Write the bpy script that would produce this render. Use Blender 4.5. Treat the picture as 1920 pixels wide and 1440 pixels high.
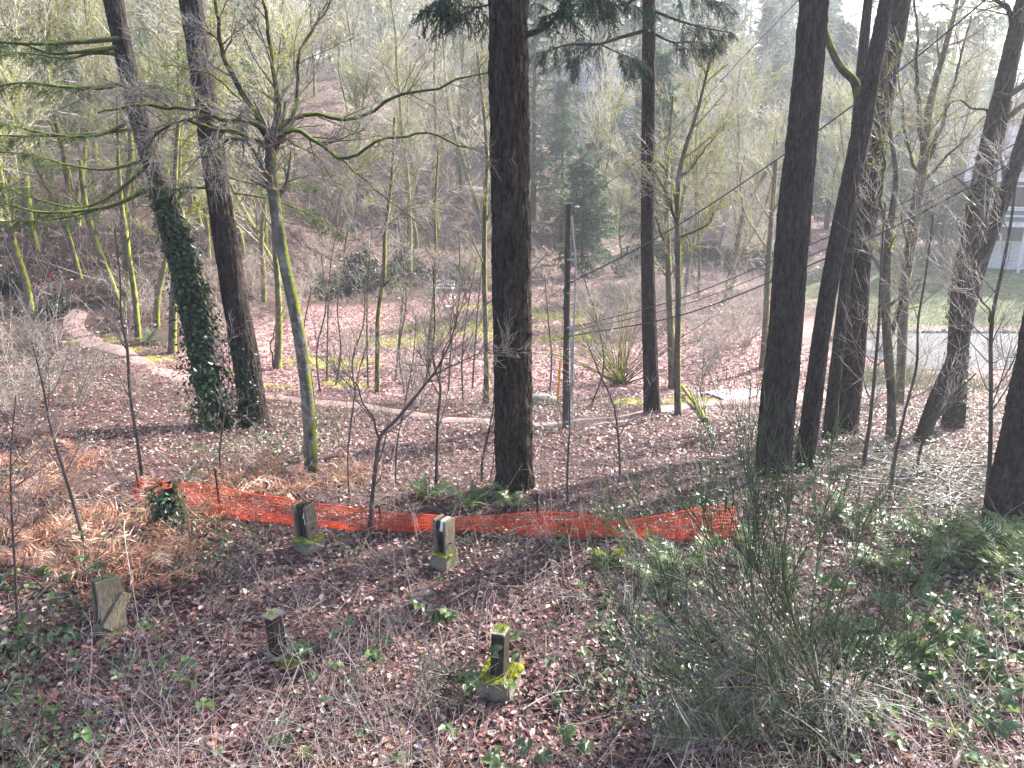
import bpy, math, numpy as np
from mathutils import Vector
R_ = math.radians
rng = np.random.default_rng(11)
for o in list(bpy.data.objects): bpy.data.objects.remove(o)
scene = bpy.context.scene
COL = scene.collection

# ------------------------------------------------------------------ camera, sky, sun, exposure
CAMZ, PITCH, FPX = 5.0, R_(16.0), 1423.0          # FPX: focal length in pixels of a 1920 wide frame
cam_d = bpy.data.cameras.new('camera'); cam = bpy.data.objects.new('camera', cam_d); COL.objects.link(cam)
cam.location = (0, 0, CAMZ); cam.rotation_euler = (math.pi/2 - PITCH, 0, 0)
cam_d.sensor_width = 36; cam_d.lens = 36*FPX/1920; cam_d.clip_start = .05; cam_d.clip_end = 3000
scene.camera = cam
SUN_EL, SUN_AZ = R_(37), R_(52)                   # azimuth measured to the right of the view direction (+y)
world = bpy.data.worlds.new('World'); scene.world = world; world.use_nodes = True
wn = world.node_tree.nodes; wl = world.node_tree.links
sky = wn.new('ShaderNodeTexSky'); sky.sky_type = 'NISHITA'; sky.sun_disc = False
sky.sun_elevation = SUN_EL; sky.sun_rotation = SUN_AZ; sky.altitude = 100
sky.air_density = 1.0; sky.dust_density = 3.0; sky.ozone_density = 1.0
wn['Background'].inputs['Strength'].default_value = 0.12
wl.new(sky.outputs['Color'], wn['Background'].inputs['Color'])
sun_d = bpy.data.lights.new('sun', 'SUN'); sun = bpy.data.objects.new('sun', sun_d); COL.objects.link(sun)
sun_d.energy = 5.0; sun_d.angle = R_(1.0); sun_d.color = (1.0, .965, .92)
sdir = Vector((math.sin(SUN_AZ)*math.cos(SUN_EL), math.cos(SUN_AZ)*math.cos(SUN_EL), math.sin(SUN_EL)))
sun.rotation_euler = (-sdir).to_track_quat('-Z', 'Y').to_euler(); sun.location = (0, 0, 60)
vs = scene.view_settings; vs.view_transform = 'Standard'; vs.look = 'None'; vs.gamma = 1; vs.exposure = 2.1
vs.use_curve_mapping = False
cy = scene.cycles
cy.max_bounces = 4; cy.diffuse_bounces = 2; cy.use_adaptive_sampling = True; cy.adaptive_threshold = .025; cy.glossy_bounces = 1; cy.transmission_bounces = 3
cy.transparent_max_bounces = 4; cy.volume_bounces = 0; cy.use_denoising = True
cy.caustics_reflective = False; cy.caustics_refractive = False; cy.sample_clamp_indirect = 4

# ------------------------------------------------------------------ numeric helpers
def nrm(a): return a/np.maximum(np.linalg.norm(a, axis=-1, keepdims=True), 1e-9)
def _h(i, j, k):
    n = (i*374761393 + j*668265263 + k*2147483647 + 1013904223) & 0xffffffff
    n = ((n ^ (n >> 13))*1274126177) & 0xffffffff
    n = (n ^ (n >> 16))
    return (n & 0xffff)/65535.0
def vnoise(p):
    p = np.asarray(p, float); f = np.floor(p); i = f.astype(np.int64); t = p-f; t = t*t*(3-2*t)
    x, y, z = i[..., 0], i[..., 1], i[..., 2]; tx, ty, tz = t[..., 0], t[..., 1], t[..., 2]
    def lx(a, b): return _h(x, a, b)*(1-tx) + _h(x+1, a, b)*tx
    def ly(b): return lx(y, b)*(1-ty) + lx(y+1, b)*ty
    return ly(z)*(1-tz) + ly(z+1)*tz
def fbm(p, o=3):
    p = np.asarray(p, float); s = 0; a = .5; tot = 0
    for k in range(o): s = s + a*vnoise(p*(2**k)+k*17.3); tot += a; a *= .5
    return s/tot
def n2(x, y, s, seed=0., o=2): return fbm(np.stack([x*s+seed, y*s-seed*.7, np.full_like(x, seed*1.3)], -1), o)
def sstep(a, b, x): t = np.clip((x-a)/(b-a), 0, 1); return t*t*(3-2*t)

# ------------------------------------------------------------------ the lie of the land
def terrain(x, y):
    x = np.asarray(x, float); y = np.asarray(y, float)
    z = np.interp(y, [-40, 0, 11, 16, 24, 45, 400], [0, 0, 0, -.75, -2, -2, -2])
    b = np.interp(x, [-150, -60, -30, -20, -14, -10, -2, 6, 15, 30, 60, 120, 300], [0, 8, 16, 21.5, 27, 37, 45.5, 54, 64, 78, 100, 130, 200])
    s = np.maximum(0, y-b)
    hill = np.interp(s, [0, 2, 6, 20, 50, 100, 200, 400], [0, .5, 2.2, 8.5, 20, 36, 58, 80])
    k = np.interp(x, [-40, -25, -12, -2, 10, 40, 62, 90, 200], [.55, .6, .8, 1.0, 1.0, .95, .5, .33, .25])
    z = z + hill*k
    z = z + .9*sstep(-5, -14, x)*sstep(9, 22, y)*sstep(60, 30, y)          # the left bank stands a little higher
    z = z + sstep(33, 42, y)*sstep(16, 26, x)*1.3                            # lawn rising to the house at the right
    flat = 1-sstep(12, 15, x)*sstep(22, 25, y)*sstep(36, 33, y)
    z = z + flat*((n2(x, y, .45, 3.1)-.5)*.30 + (n2(x, y, 1.6, 9.7)-.5)*.09)
    return z
CF = np.array([0, math.cos(PITCH), -math.sin(PITCH)]); CU = np.array([0, math.sin(PITCH), math.cos(PITCH)]); CR = np.array([1., 0, 0])
CP = np.array([0, 0, CAMZ])
def ray(u, v): return CF + CR*((u-960)/FPX) + CU*((720-v)/FPX)
def at(u, v, y): d = ray(u, v); return CP + d*(y/d[1])
_ts = np.concatenate([np.arange(3, 40, .04), np.arange(40, 300, .25)])
def G(u, v):
    d = ray(u, v); P = CP + _ts[:, None]*d
    i = int(np.argmax(P[:, 2] < terrain(P[:, 0], P[:, 1])))
    p = P[i].copy(); p[2] = terrain(p[0], p[1]); return p
def topx(P):
    q = np.asarray(P)-CP; f = q@CF
    return 960+FPX*(q@CR)/f, 720-FPX*(q@CU)/f, f
def on(x, y, dz=0): return np.stack([x, y, terrain(x, y)+dz], -1)

# ------------------------------------------------------------------ mesh builder
class MB:
    def __init__(s): s.V = []; s.F = {3: [], 4: []}; s.C = []; s.n = 0
    def add(s, V, F, col):
        V = np.asarray(V, float).reshape(-1, 3); F = np.asarray(F, np.int64)
        s.V.append(V); s.F[F.shape[1]].append(F+s.n)
        c = np.asarray(col, float); s.C.append(np.broadcast_to(c, (len(V), 3)) if c.ndim == 1 else c.reshape(-1, 3)); s.n += len(V)
    def add2(s, V, Fs, col):
        n0 = s.n; s.add(V, Fs[0], col)
        for F in Fs[1:]: F = np.asarray(F, np.int64); s.F[F.shape[1]].append(F+n0)
    def tubes(s, P, R, k, col):
        P = np.asarray(P, float); R = np.asarray(R, float)
        if P.ndim == 2: P = P[None]; R = R[None]
        M, N, _ = P.shape
        if M == 0: return
        T = nrm(np.gradient(P, axis=1)); mean = nrm(P[:, -1]-P[:, 0])
        ref = np.where(np.abs(mean[:, 2:3]) > .6, np.array([[.93, .31, .17]]), np.array([[.11, .23, .96]]))
        A = nrm(np.cross(T, ref[:, None, :])); B = np.cross(T, A)
        th = np.arange(k)*2*math.pi/k
        V = P[:, :, None, :] + R[:, :, None, None]*(np.cos(th)[None, None, :, None]*A[:, :, None, :] + np.sin(th)[None, None, :, None]*B[:, :, None, :])
        i = np.arange(N-1)[:, None]*k; j = np.arange(k)[None, :]; j2 = (j+1) % k
        q = np.stack([i+j, i+j2, i+k+j2, i+k+j], -1).reshape(-1, 4)
        Q = (np.arange(M)[:, None, None]*(N*k) + q[None]).reshape(-1, 4)
        c = np.asarray(col, float)
        if c.ndim == 2: c = np.broadcast_to(c[:, None, None, :], (M, N, k, 3)).reshape(-1, 3)
        s.add(V.reshape(-1, 3), Q, c)
    def inst(s, tv, tf, pos, rot, scale, col):
        """tv (n,3) template, tf faces, pos (M,3), rot (M,3,3) columns = local axes, scale (M,) or (M,3)"""
        M = len(pos)
        if M == 0: return
        sc = np.asarray(scale, float); sc = sc[:, None, None] if sc.ndim == 1 else sc[:, None, :]
        V = np.einsum('mij,mnj->mni', rot, tv[None]*sc) + pos[:, None, :]
        F = (np.arange(M)[:, None, None]*len(tv) + np.asarray(tf)[None]).reshape(-1, len(tf[0]))
        c = np.asarray(col, float)
        if c.ndim == 2: c = np.repeat(c, len(tv), 0)
        s.add(V.reshape(-1, 3), F, c)
    def mesh(s, name, mat, smooth=True):
        me = bpy.data.meshes.new(name); V = np.concatenate(s.V)
        me.vertices.add(len(V)); me.vertices.foreach_set('co', V.astype(np.float32).ravel())
        t = np.concatenate(s.F[3]) if s.F[3] else np.zeros((0, 3), int); q = np.concatenate(s.F[4]) if s.F[4] else np.zeros((0, 4), int)
        loops = np.concatenate([t.ravel(), q.ravel()]).astype(np.int32)
        st = np.concatenate([np.arange(len(t))*3, len(t)*3+np.arange(len(q))*4]).astype(np.int32)
        me.loops.add(len(loops)); me.loops.foreach_set('vertex_index', loops)
        me.polygons.add(len(st)); me.polygons.foreach_set('loop_start', st)
        me.polygons.foreach_set('use_smooth', np.full(len(st), smooth))
        a = me.attributes.new('col', 'FLOAT_COLOR', 'POINT'); C = np.concatenate(s.C)
        a.data.foreach_set('color', np.concatenate([C, np.ones((len(C), 1))], 1).astype(np.float32).ravel())
        me.update(calc_edges=True); me.materials.append(mat); return me
    def build(s, name, mat, parent=None, smooth=True, loc=None):
        o = link(name, s.mesh(name, mat, smooth), parent)
        return o
def link(name, data, parent=None):
    o = bpy.data.objects.new(name, data); COL.objects.link(o)
    if parent is not None:
        o.parent = parent
    return o
def rel(o, parent):                        # mesh is in world coordinates: undo the parent's placement
    o.location = -Vector(parent.location) if parent.parent is None else Vector((0, 0, 0)); return o
LABELS = {}
def tag(o, label, cat, group=None):
    g = LABELS.get(label)
    assert label not in LABELS or (g and g == group), label
    LABELS[label] = group
    o['label'] = label; o['category'] = cat
    if group: o['group'] = group
    return o
def thing(name, label, cat, loc=(0, 0, 0), rz=0., group=None):
    o = link(name, None); o.empty_display_size = .2
    o.location = [float(a) for a in loc]; o.rotation_euler = (0, 0, rz)
    return tag(o, label, cat, group)
def struct(o): o['kind'] = 'structure'; return o
def stuff(o, label=None, cat=None):
    o['kind'] = 'stuff'
    if label: tag(o, label, cat)
    return o
def part(mb, name, mat, parent, smooth=True):          # part given in world coordinates under an unrotated thing
    return rel(mb.build(name, mat, parent, smooth), parent)

# ------------------------------------------------------------------ materials
def mat(name, rough=.7, spec=.3, transl=0., var=.25, scale=8., bump=0., bscale=40., moss=None, streak=None, tint=None, plates=None):
    m = bpy.data.materials.new(name); m.use_nodes = True; nt = m.node_tree; N = nt.nodes; L = nt.links
    bs = N['Principled BSDF']; bs.inputs['Roughness'].default_value = rough; bs.inputs['Specular IOR Level'].default_value = spec
    at_ = N.new('ShaderNodeAttribute'); at_.attribute_name = 'col'; c = at_.outputs['Color']
    geo = N.new('ShaderNodeNewGeometry'); pos = geo.outputs['Position']
    if streak:
        mp = N.new('ShaderNodeVectorMath'); mp.operation = 'MULTIPLY'; mp.inputs[1].default_value = streak; L.new(pos, mp.inputs[0]); spos = mp.outputs[0]
    else: spos = pos
    no = N.new('ShaderNodeTexNoise'); no.inputs['Scale'].default_value = scale; no.inputs['Detail'].default_value = 4; L.new(spos, no.inputs['Vector'])
    mr = N.new('ShaderNodeMapRange'); mr.inputs[1].default_value = .3; mr.inputs[2].default_value = .7
    mr.inputs[3].default_value = 1-var; mr.inputs[4].default_value = 1+var; L.new(no.outputs['Fac'], mr.inputs[0])
    mx = N.new('ShaderNodeVectorMath'); mx.operation = 'SCALE'; L.new(c, mx.inputs[0]); L.new(mr.outputs[0], mx.inputs['Scale']); c = mx.outputs[0]
    if tint:                                 # patches of a second colour (lichen, algae)
        t1 = N.new('ShaderNodeTexNoise'); t1.inputs['Scale'].default_value = tint[1]; t1.inputs['Detail'].default_value = 5; L.new(spos, t1.inputs['Vector'])
        t2 = N.new('ShaderNodeMapRange'); t2.inputs[1].default_value = tint[2]; t2.inputs[2].default_value = tint[2]+.12; L.new(t1.outputs['Fac'], t2.inputs[0])
        t3 = N.new('ShaderNodeMix'); t3.data_type = 'RGBA'; L.new(t2.outputs[0], t3.inputs['Factor']); L.new(c, t3.inputs[6]); t3.inputs[7].default_value = (*tint[0], 1); c = t3.outputs[2]
    if moss:                                 # (colour, amount, noise scale, side vector)
        dv = N.new('ShaderNodeVectorMath'); dv.operation = 'DOT_PRODUCT'; L.new(geo.outputs['Normal'], dv.inputs[0]); dv.inputs[1].default_value = moss[3]
        m1 = N.new('ShaderNodeTexNoise'); m1.inputs['Scale'].default_value = moss[2]; m1.inputs['Detail'].default_value = 5; L.new(pos, m1.inputs['Vector'])
        ad = N.new('ShaderNodeMath'); ad.operation = 'MULTIPLY_ADD'; L.new(dv.outputs['Value'], ad.inputs[0]); ad.inputs[1].default_value = .35; L.new(m1.outputs['Fac'], ad.inputs[2])
        m2 = N.new('ShaderNodeMapRange'); m2.inputs[1].default_value = .95-moss[1]; m2.inputs[2].default_value = 1.12-moss[1]; L.new(ad.outputs[0], m2.inputs[0])
        m3 = N.new('ShaderNodeMix'); m3.data_type = 'RGBA'; L.new(m2.outputs[0], m3.inputs['Factor']); L.new(c, m3.inputs[6]); m3.inputs[7].default_value = (*moss[0], 1); c = m3.outputs[2]
    L.new(c, bs.inputs['Base Color'])
    if bump:
        b1 = N.new('ShaderNodeTexNoise'); b1.inputs['Scale'].default_value = bscale; b1.inputs['Detail'].default_value = 6; L.new(spos, b1.inputs['Vector'])
        if plates:                           # cracked bark plates
            v1 = N.new('ShaderNodeVectorMath'); v1.operation = 'MULTIPLY'; v1.inputs[1].default_value = plates; L.new(pos, v1.inputs[0])
            v0 = N.new('ShaderNodeVectorMath'); v0.operation = 'MULTIPLY_ADD'; L.new(b1.outputs['Color'], v0.inputs[0]); v0.inputs[1].default_value = (.9, .9, .9); L.new(v1.outputs[0], v0.inputs[2])
            v2 = N.new('ShaderNodeTexVoronoi'); v2.feature = 'DISTANCE_TO_EDGE'; v2.inputs['Scale'].default_value = 1.; L.new(v0.outputs[0], v2.inputs['Vector'])
            v3 = N.new('ShaderNodeMapRange'); v3.inputs[1].default_value = .02; v3.inputs[2].default_value = .25; L.new(v2.outputs['Distance'], v3.inputs[0])
            v4 = N.new('ShaderNodeMath'); v4.operation = 'MULTIPLY_ADD'; L.new(b1.outputs['Fac'], v4.inputs[0]); v4.inputs[1].default_value = .5; L.new(v3.outputs[0], v4.inputs[2]); hgt = v4.outputs[0]
        else: hgt = b1.outputs['Fac']
        b2 = N.new('ShaderNodeBump'); b2.inputs['Strength'].default_value = bump; b2.inputs['Distance'].default_value = .03; L.new(hgt, b2.inputs['Height']); L.new(b2.outputs[0], bs.inputs['Normal'])
    if transl:
        tr = N.new('ShaderNodeBsdfTranslucent'); L.new(c, tr.inputs['Color']); ms = N.new('ShaderNodeMixShader'); ms.inputs[0].default_value = transl
        L.new(bs.outputs[0], ms.inputs[1]); L.new(tr.outputs[0], ms.inputs[2]); L.new(ms.outputs[0], N['Material Output'].inputs['Surface'])
    return m
MOSS = (.29, .31, .04)
M = dict(
 ground=mat('forest_floor', .9, .2, var=.45, scale=3.5, bump=.8, bscale=22),
 litter=mat('dead_leaf', .42, .5, transl=.25, var=.2, scale=25),
 leaf=mat('green_leaf', .32, .5, transl=.35, var=.2, scale=30),
 needle=mat('needle', .5, .4, transl=.45, var=.25, scale=3),
 fir=mat('fir_bark', .9, .15, var=.6, scale=6, bump=1., bscale=9, streak=(4, 4, 1.6), plates=(17, 17, 3.2), tint=((.075, .072, .06), 1.2, .64), moss=((.12, .13, .03), .16, 5., (.5, .1, .2))),
 firbare=mat('fir_bark_plain', .9, .15, var=.6, scale=6, bump=1., bscale=9, streak=(4, 4, 1.6), plates=(17, 17, 3.2), tint=((.075, .072, .06), 1.2, .64)),
 mossbark=mat('mossy_bark', .9, .15, var=.3, scale=9, bump=.6, bscale=26, tint=((.22, .22, .185), 5., .63), moss=(MOSS, .34, 4., (1.0, .35, .5))),
 greymoss=mat('grey_mossy_bark', .9, .15, var=.35, scale=9, bump=.6, bscale=26, tint=((.24, .24, .21), 6., .56), moss=((.17, .19, .028), .27, 5., (1.1, .3, .3))),
 mossbough=mat('mossy_bough', .9, .15, var=.3, scale=9, bump=.6, bscale=30, moss=((.20, .23, .03), .42, 5., (.1, 0, 1.))),
 twig=mat('twig', .6, .4, var=.3, scale=6),
 moss=mat('moss', .95, .1, transl=.35, var=.3, scale=12),
 wood=mat('weathered_timber', .85, .2, var=.4, scale=7, bump=.6, bscale=14, streak=(9, 9, .9), tint=((.12, .13, .06), 5., .6)),
 endgrain=mat('timber_top', .9, .2, var=.35, scale=18, bump=.4, bscale=40, moss=((.16, .2, .03), .3, 9., (0, 0, .3))),
 concrete=mat('mossy_concrete', .9, .2, var=.25, scale=10, bump=.5, bscale=35, tint=((.15, .16, .06), 3., .52)),
 plastic=mat('orange_plastic', .45, .4, transl=.45, var=.12, scale=4),
 metal=mat('grey_metal', .45, .5, var=.15, scale=20),
 paint=mat('paint', .6, .35, var=.12, scale=10, bump=.15, bscale=40),
 roof=mat('roof_shingle', .85, .25, var=.3, scale=2.5, bump=.3, bscale=8, tint=((.34, .29, .26), 1.5, .55)),
 dirt=mat('trodden_dirt', .9, .2, var=.22, scale=3, bump=.35, bscale=18),
 asphalt=mat('asphalt', .85, .3, var=.15, scale=4, bump=.2, bscale=60),
 stone=mat('stone', .85, .25, var=.3, scale=5, bump=.4, bscale=14),
)
gm = bpy.data.materials.new('window_glass'); gm.use_nodes = True
_b = gm.node_tree.nodes['Principled BSDF']; _b.inputs['Base Color'].default_value = (.03, .035, .04, 1); _b.inputs['Roughness'].default_value = .08
M['glass'] = gm

# ------------------------------------------------------------------ ground
def curve_pts(P, n):
    P = np.asarray(P, float); d = np.r_[0, np.cumsum(np.linalg.norm(np.diff(P, axis=0), axis=1))]; t = np.linspace(0, d[-1], n)
    if len(P) < 3: return np.stack([np.interp(t, d, P[:, i]) for i in range(P.shape[1])], -1)
    m = np.gradient(P, d, axis=0); i = np.clip(np.searchsorted(d, t)-1, 0, len(d)-2); h = (d[i+1]-d[i])[:, None]; s = ((t-d[i])[:, None])/h
    return (2*s**3-3*s**2+1)*P[i] + (s**3-2*s**2+s)*h*m[i] + (-2*s**3+3*s**2)*P[i+1] + (s**3-s**2)*h*m[i+1]
path_px = [(152, 584), (138, 602), (160, 632), (240, 664), (330, 704), (430, 729), (520, 744), (620, 756), (720, 768), (850, 788), (1000, 797), (1110, 790), (1220, 772), (1330, 757), (1430, 750), (1540, 746), (1650, 738), (1760, 716), (1850, 690)]
PATH = curve_pts(np.array([G(*p)[:2] for p in path_px]), 160)
def path_dist(x, y):
    d = np.full(x.shape, 1e9)
    for p in PATH[::2]: d = np.minimum(d, (x-p[0])**2+(y-p[1])**2)
    return np.sqrt(d)
def clearing(x, y):          # the leaf-strewn flat in the middle distance
    b = np.interp(x, [-150, -60, -30, -20, -14, -10, -2, 6, 15, 30, 60], [0, 8, 16, 21.5, 27, 37, 45.5, 54, 64, 78, 100])
    return sstep(20.5, 23, y)*sstep(0, -2.5, y-b)*sstep(-13, -9, x)
def moss_patch(x, y):
    e = np.full_like(x, -9.)
    for (cx, cy_, rx, ry) in [(-2.2, 33.5, 3.3, 2.0), (-4.5, 31.0, 2.2, 1.2), (-6.6, 27.0, 1.6, .9), (1.2, 36.5, 2.6, 1.4), (2.2, 31.5, 1.6, 1.1), (-5.7, 24.3, 1.0, .6), (-1.0, 38.5, 3.0, .9), (5.2, 21, 1.0, .5)]:
        e = np.maximum(e, 1-(((x-cx)/rx)**2+((y-cy_)/ry)**2))
    for p, r in ((G(285, 672), .7), (G(430, 700), .4), (G(152, 640), .35), (G(195, 640), .4), (G(250, 656), .35), (G(520, 727), .5), (G(1190, 752), .6)):
        e = np.maximum(e, 1-((x-p[0])**2+(y-p[1])**2)/r**2)
    return sstep(-.1, .6, e*1.0+.18+(n2(x, y, .9, 5.)-.5)*1.7+(n2(x, y, 3.1, 7.)-.5)*1.2)*sstep(-1.0, .1, e)*.85
def ground_col(x, y):
    n = n2(x, y, .35, 2.2, 3)[..., None]
    c = np.array([.060, .036, .031])*(1-n) + np.array([.085, .055, .047])*n
    cl = clearing(x, y)[..., None]; c = c*(1-cl) + np.array([.30, .19, .175])*cl*(.75+.5*n)
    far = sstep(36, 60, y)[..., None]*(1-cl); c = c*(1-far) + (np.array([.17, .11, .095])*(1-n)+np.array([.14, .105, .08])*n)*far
    grass = (sstep(33, 34.5, y)*sstep(14, 18, x)*sstep(60, 44, y))[..., None]; c = c*(1-grass) + np.array([.11, .13, .06])*grass
    g2 = np.exp(-(((x-13.3)/2.2)**2+((y-24.8)/1.6)**2))[..., None]; c = c*(1-g2*.8) + np.array([.12, .16, .05])*g2*.8
    g3 = (sstep(.2, .9, 1-(((x-3)/6.)**2+((y-40)/7.)**2))*sstep(.4, .6, n2(x, y, .5, 8.)))[..., None]*.5; c = c*(1-g3)+np.array([.2, .2, .1])*g3
    m = moss_patch(x, y)[..., None]; return c*(1-m) + np.array([.25, .24, .055])*m
ys = np.concatenate([np.arange(-14, 3, 1.0), np.arange(3, 26, .24), np.arange(26, 50, .4), 50*1.03**np.arange(0, 66)])
xs1 = np.concatenate([np.arange(0, 12, .27), np.arange(12, 30, .5), 30*1.06**np.arange(0, 39)])
xs = np.concatenate([-xs1[:0:-1], xs1])
gx, gy = np.meshgrid(xs, ys); gz = terrain(gx, gy)
mb = MB(); W = len(xs); i = (np.arange(len(ys)-1)[:, None]*W+np.arange(W-1)[None]).ravel()
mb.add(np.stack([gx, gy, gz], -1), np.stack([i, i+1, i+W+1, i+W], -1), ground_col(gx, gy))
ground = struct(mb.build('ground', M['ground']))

def ribbon(name, C2, half, dz, col, mt, k=7, jag=.0):
    t = nrm(np.gradient(C2, axis=0)); nn = np.stack([-t[:, 1], t[:, 0]], -1)
    w = np.linspace(-1, 1, k)
    hw = half*(1+jag*(fbm(np.stack([np.arange(len(C2))*.23, np.zeros(len(C2)), np.zeros(len(C2))], -1))-.5)*2)
    P = C2[:, None, :] + nn[:, None, :]*w[None, :, None]*hw[:, None, None]
    z = terrain(P[..., 0], P[..., 1]) + dz - .03*np.abs(w)[None]**4
    V = np.concatenate([P, z[..., None]], -1); i = (np.arange(len(C2)-1)[:, None]*k+np.arange(k-1)[None]).ravel()
    b = MB(); n = n2(P[..., 0], P[..., 1], 1.3, 4.)[..., None]; b.add(V, np.stack([i, i+1, i+k+1, i+k], -1), np.asarray(col)*(.8+.4*n)); return struct(b.build(name, mt))
ribbon('path', PATH, .34, .03, (.27, .185, .165), M['dirt'], jag=.5)
ribbon('path', curve_pts(np.array([G(1340, 745)[:2], G(1450, 738)[:2], G(1560, 742)[:2], G(1680, 728)[:2]]), 40), .55, .045, (.36, .33, .33), M['dirt'], jag=.4)
mb = MB(); rx, ry = np.meshgrid(np.linspace(13.5, 60, 60), np.linspace(26.2, 32.3, 14)); ry = ry + .04*(rx-13.5)*(0) ; rx = rx + (ry-29)**2*.12*np.exp(-(rx-13.5)*.4)
i = (np.arange(13)[:, None]*60+np.arange(59)[None]).ravel()
mb.add(np.stack([rx, ry, terrain(rx, ry)+.03], -1), np.stack([i, i+1, i+61, i+60], -1), (.11, .108, .112)); struct(mb.build('road', M['asphalt']))

# ------------------------------------------------------------------ growth helpers
def grow(S, D, Lg, n, wander, up=0., r=rng):
    S = np.asarray(S, float); D = nrm(np.asarray(D, float)); P = [S]; st = np.asarray(Lg)[:, None]/n
    for k in range(n):
        D = nrm(D + r.normal(0, wander, D.shape) + np.array([0, 0, up])); P.append(P[-1]+D*st)
    return np.stack(P, 1)
def spawn(P, R, k, t0, t1, ang, r=rng, flat=0., weight=None):
    """k children on each polyline of P (M,N,3): returns starts, directions, parent radius there, t"""
    M_, N, _ = P.shape; t = r.uniform(t0, t1, (M_, k)); f = t*(N-1); i = np.minimum(f.astype(int), N-2); a = (f-i)[..., None]
    m = np.arange(M_)[:, None]; S = P[m, i]*(1-a)+P[m, i+1]*a; T = nrm(P[m, i+1]-P[m, i]); rr = R[m, i]*(1-a[..., 0])+R[m, i+1]*a[..., 0]
    X = nrm(r.normal(size=S.shape)*np.array([1, 1, 1-flat])); X = nrm(X-(X*T).sum(-1, keepdims=True)*T)
    th = r.uniform(ang[0], ang[1], t.shape)[..., None]; D = T*np.cos(th)+X*np.sin(th)
    return S.reshape(-1, 3), D.reshape(-1, 3), rr.ravel(), t.ravel()
def taper(r0, n, tip=.25): return np.asarray(r0)[:, None]*np.linspace(1, tip, n)[None]
def frames(nv, r=rng, roll=None):            # rotation whose local z = nv with a random spin
    nv = nrm(nv); ref = np.where(np.abs(nv[:, 2:3]) > .9, np.array([[1., 0, 0]]), np.array([[0, 0, 1.]])); a = nrm(np.cross(ref, nv)); b = np.cross(nv, a)
    t = r.uniform(0, 2*math.pi, len(nv)) if roll is None else roll
    c, s = np.cos(t)[:, None], np.sin(t)[:, None]; x = a*c+b*s; y = -a*s+b*c
    return np.stack([x, y, nv], -1)
def frames_y(d, r=rng, roll=None):           # local y = d (blade direction), random roll
    d = nrm(d); ref = np.where(np.abs(d[:, 2:3]) > .9, np.array([[1., 0, 0]]), np.array([[0, 0, 1.]])); a = nrm(np.cross(d, ref)); b = np.cross(a, d)
    t = r.uniform(0, 2*math.pi, len(d)) if roll is None else roll
    c, s = np.cos(t)[:, None], np.sin(t)[:, None]; x = a*c+b*s; z = np.cross(x, d)
    return np.stack([x, d, z], -1)
def jit(base, n, amt, r=rng, hue=.08):
    base = np.asarray(base, float); return np.clip(base*(1+r.normal(0, amt, (n, 1)))*(1+r.normal(0, hue, (n, 3))), .004, .9)
def pick(cols, w, n, amt=.2, r=rng):
    cols = np.asarray(cols, float); w = np.asarray(w, float); return jit(cols[r.choice(len(cols), n, p=w/w.sum())], n, amt, r)
LEAF4 = (np.array([[0, -.5, 0], [.3, .02, .09], [0, .5, .02], [-.3, .02, .07]]), np.array([[0, 1, 2], [0, 2, 3]]))
LEAF6 = (np.array([[0, -.5, 0], [.27, -.22, .05], [.3, .12, .10], [0, .55, -.04], [-.28, .15, .06], [-.26, -.2, .09]]), np.array([[0, 1, 2], [0, 2, 3], [0, 3, 4], [0, 4, 5]]))
BLADE = (np.array([[-.5, 0, 0], [.5, 0, 0], [0, 1., 0]]), np.array([[0, 1, 2]]))
def blades(mb, pos, d, length, width, col, r=rng, roll=None):
    mb.inst(BLADE[0], BLADE[1], pos, frames_y(d, r, roll), np.stack([np.broadcast_to(width, len(pos)), np.broadcast_to(length, len(pos)), np.ones(len(pos))], -1), col)
def tufts(mb, P, R, n, size, col, r=rng, up=.5):      # moss tufts along tubes
    M_, N, _ = P.shape
    if M_ == 0: return
    m = r.integers(0, M_, n); f = r.uniform(0, N-1.001, n); i = f.astype(int); a = (f-i)[:, None]
    S = P[m, i]*(1-a)+P[m, i+1]*a; rr = R[m, i]; d = nrm(r.normal(size=(n, 3))+np.array([.25, 0, up])); S = S+d*rr[:, None]*.8
    blades(mb, S, d, r.uniform(.5, 1.2, n)*size, size*.75, jit(col, n, .25, r))

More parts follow.
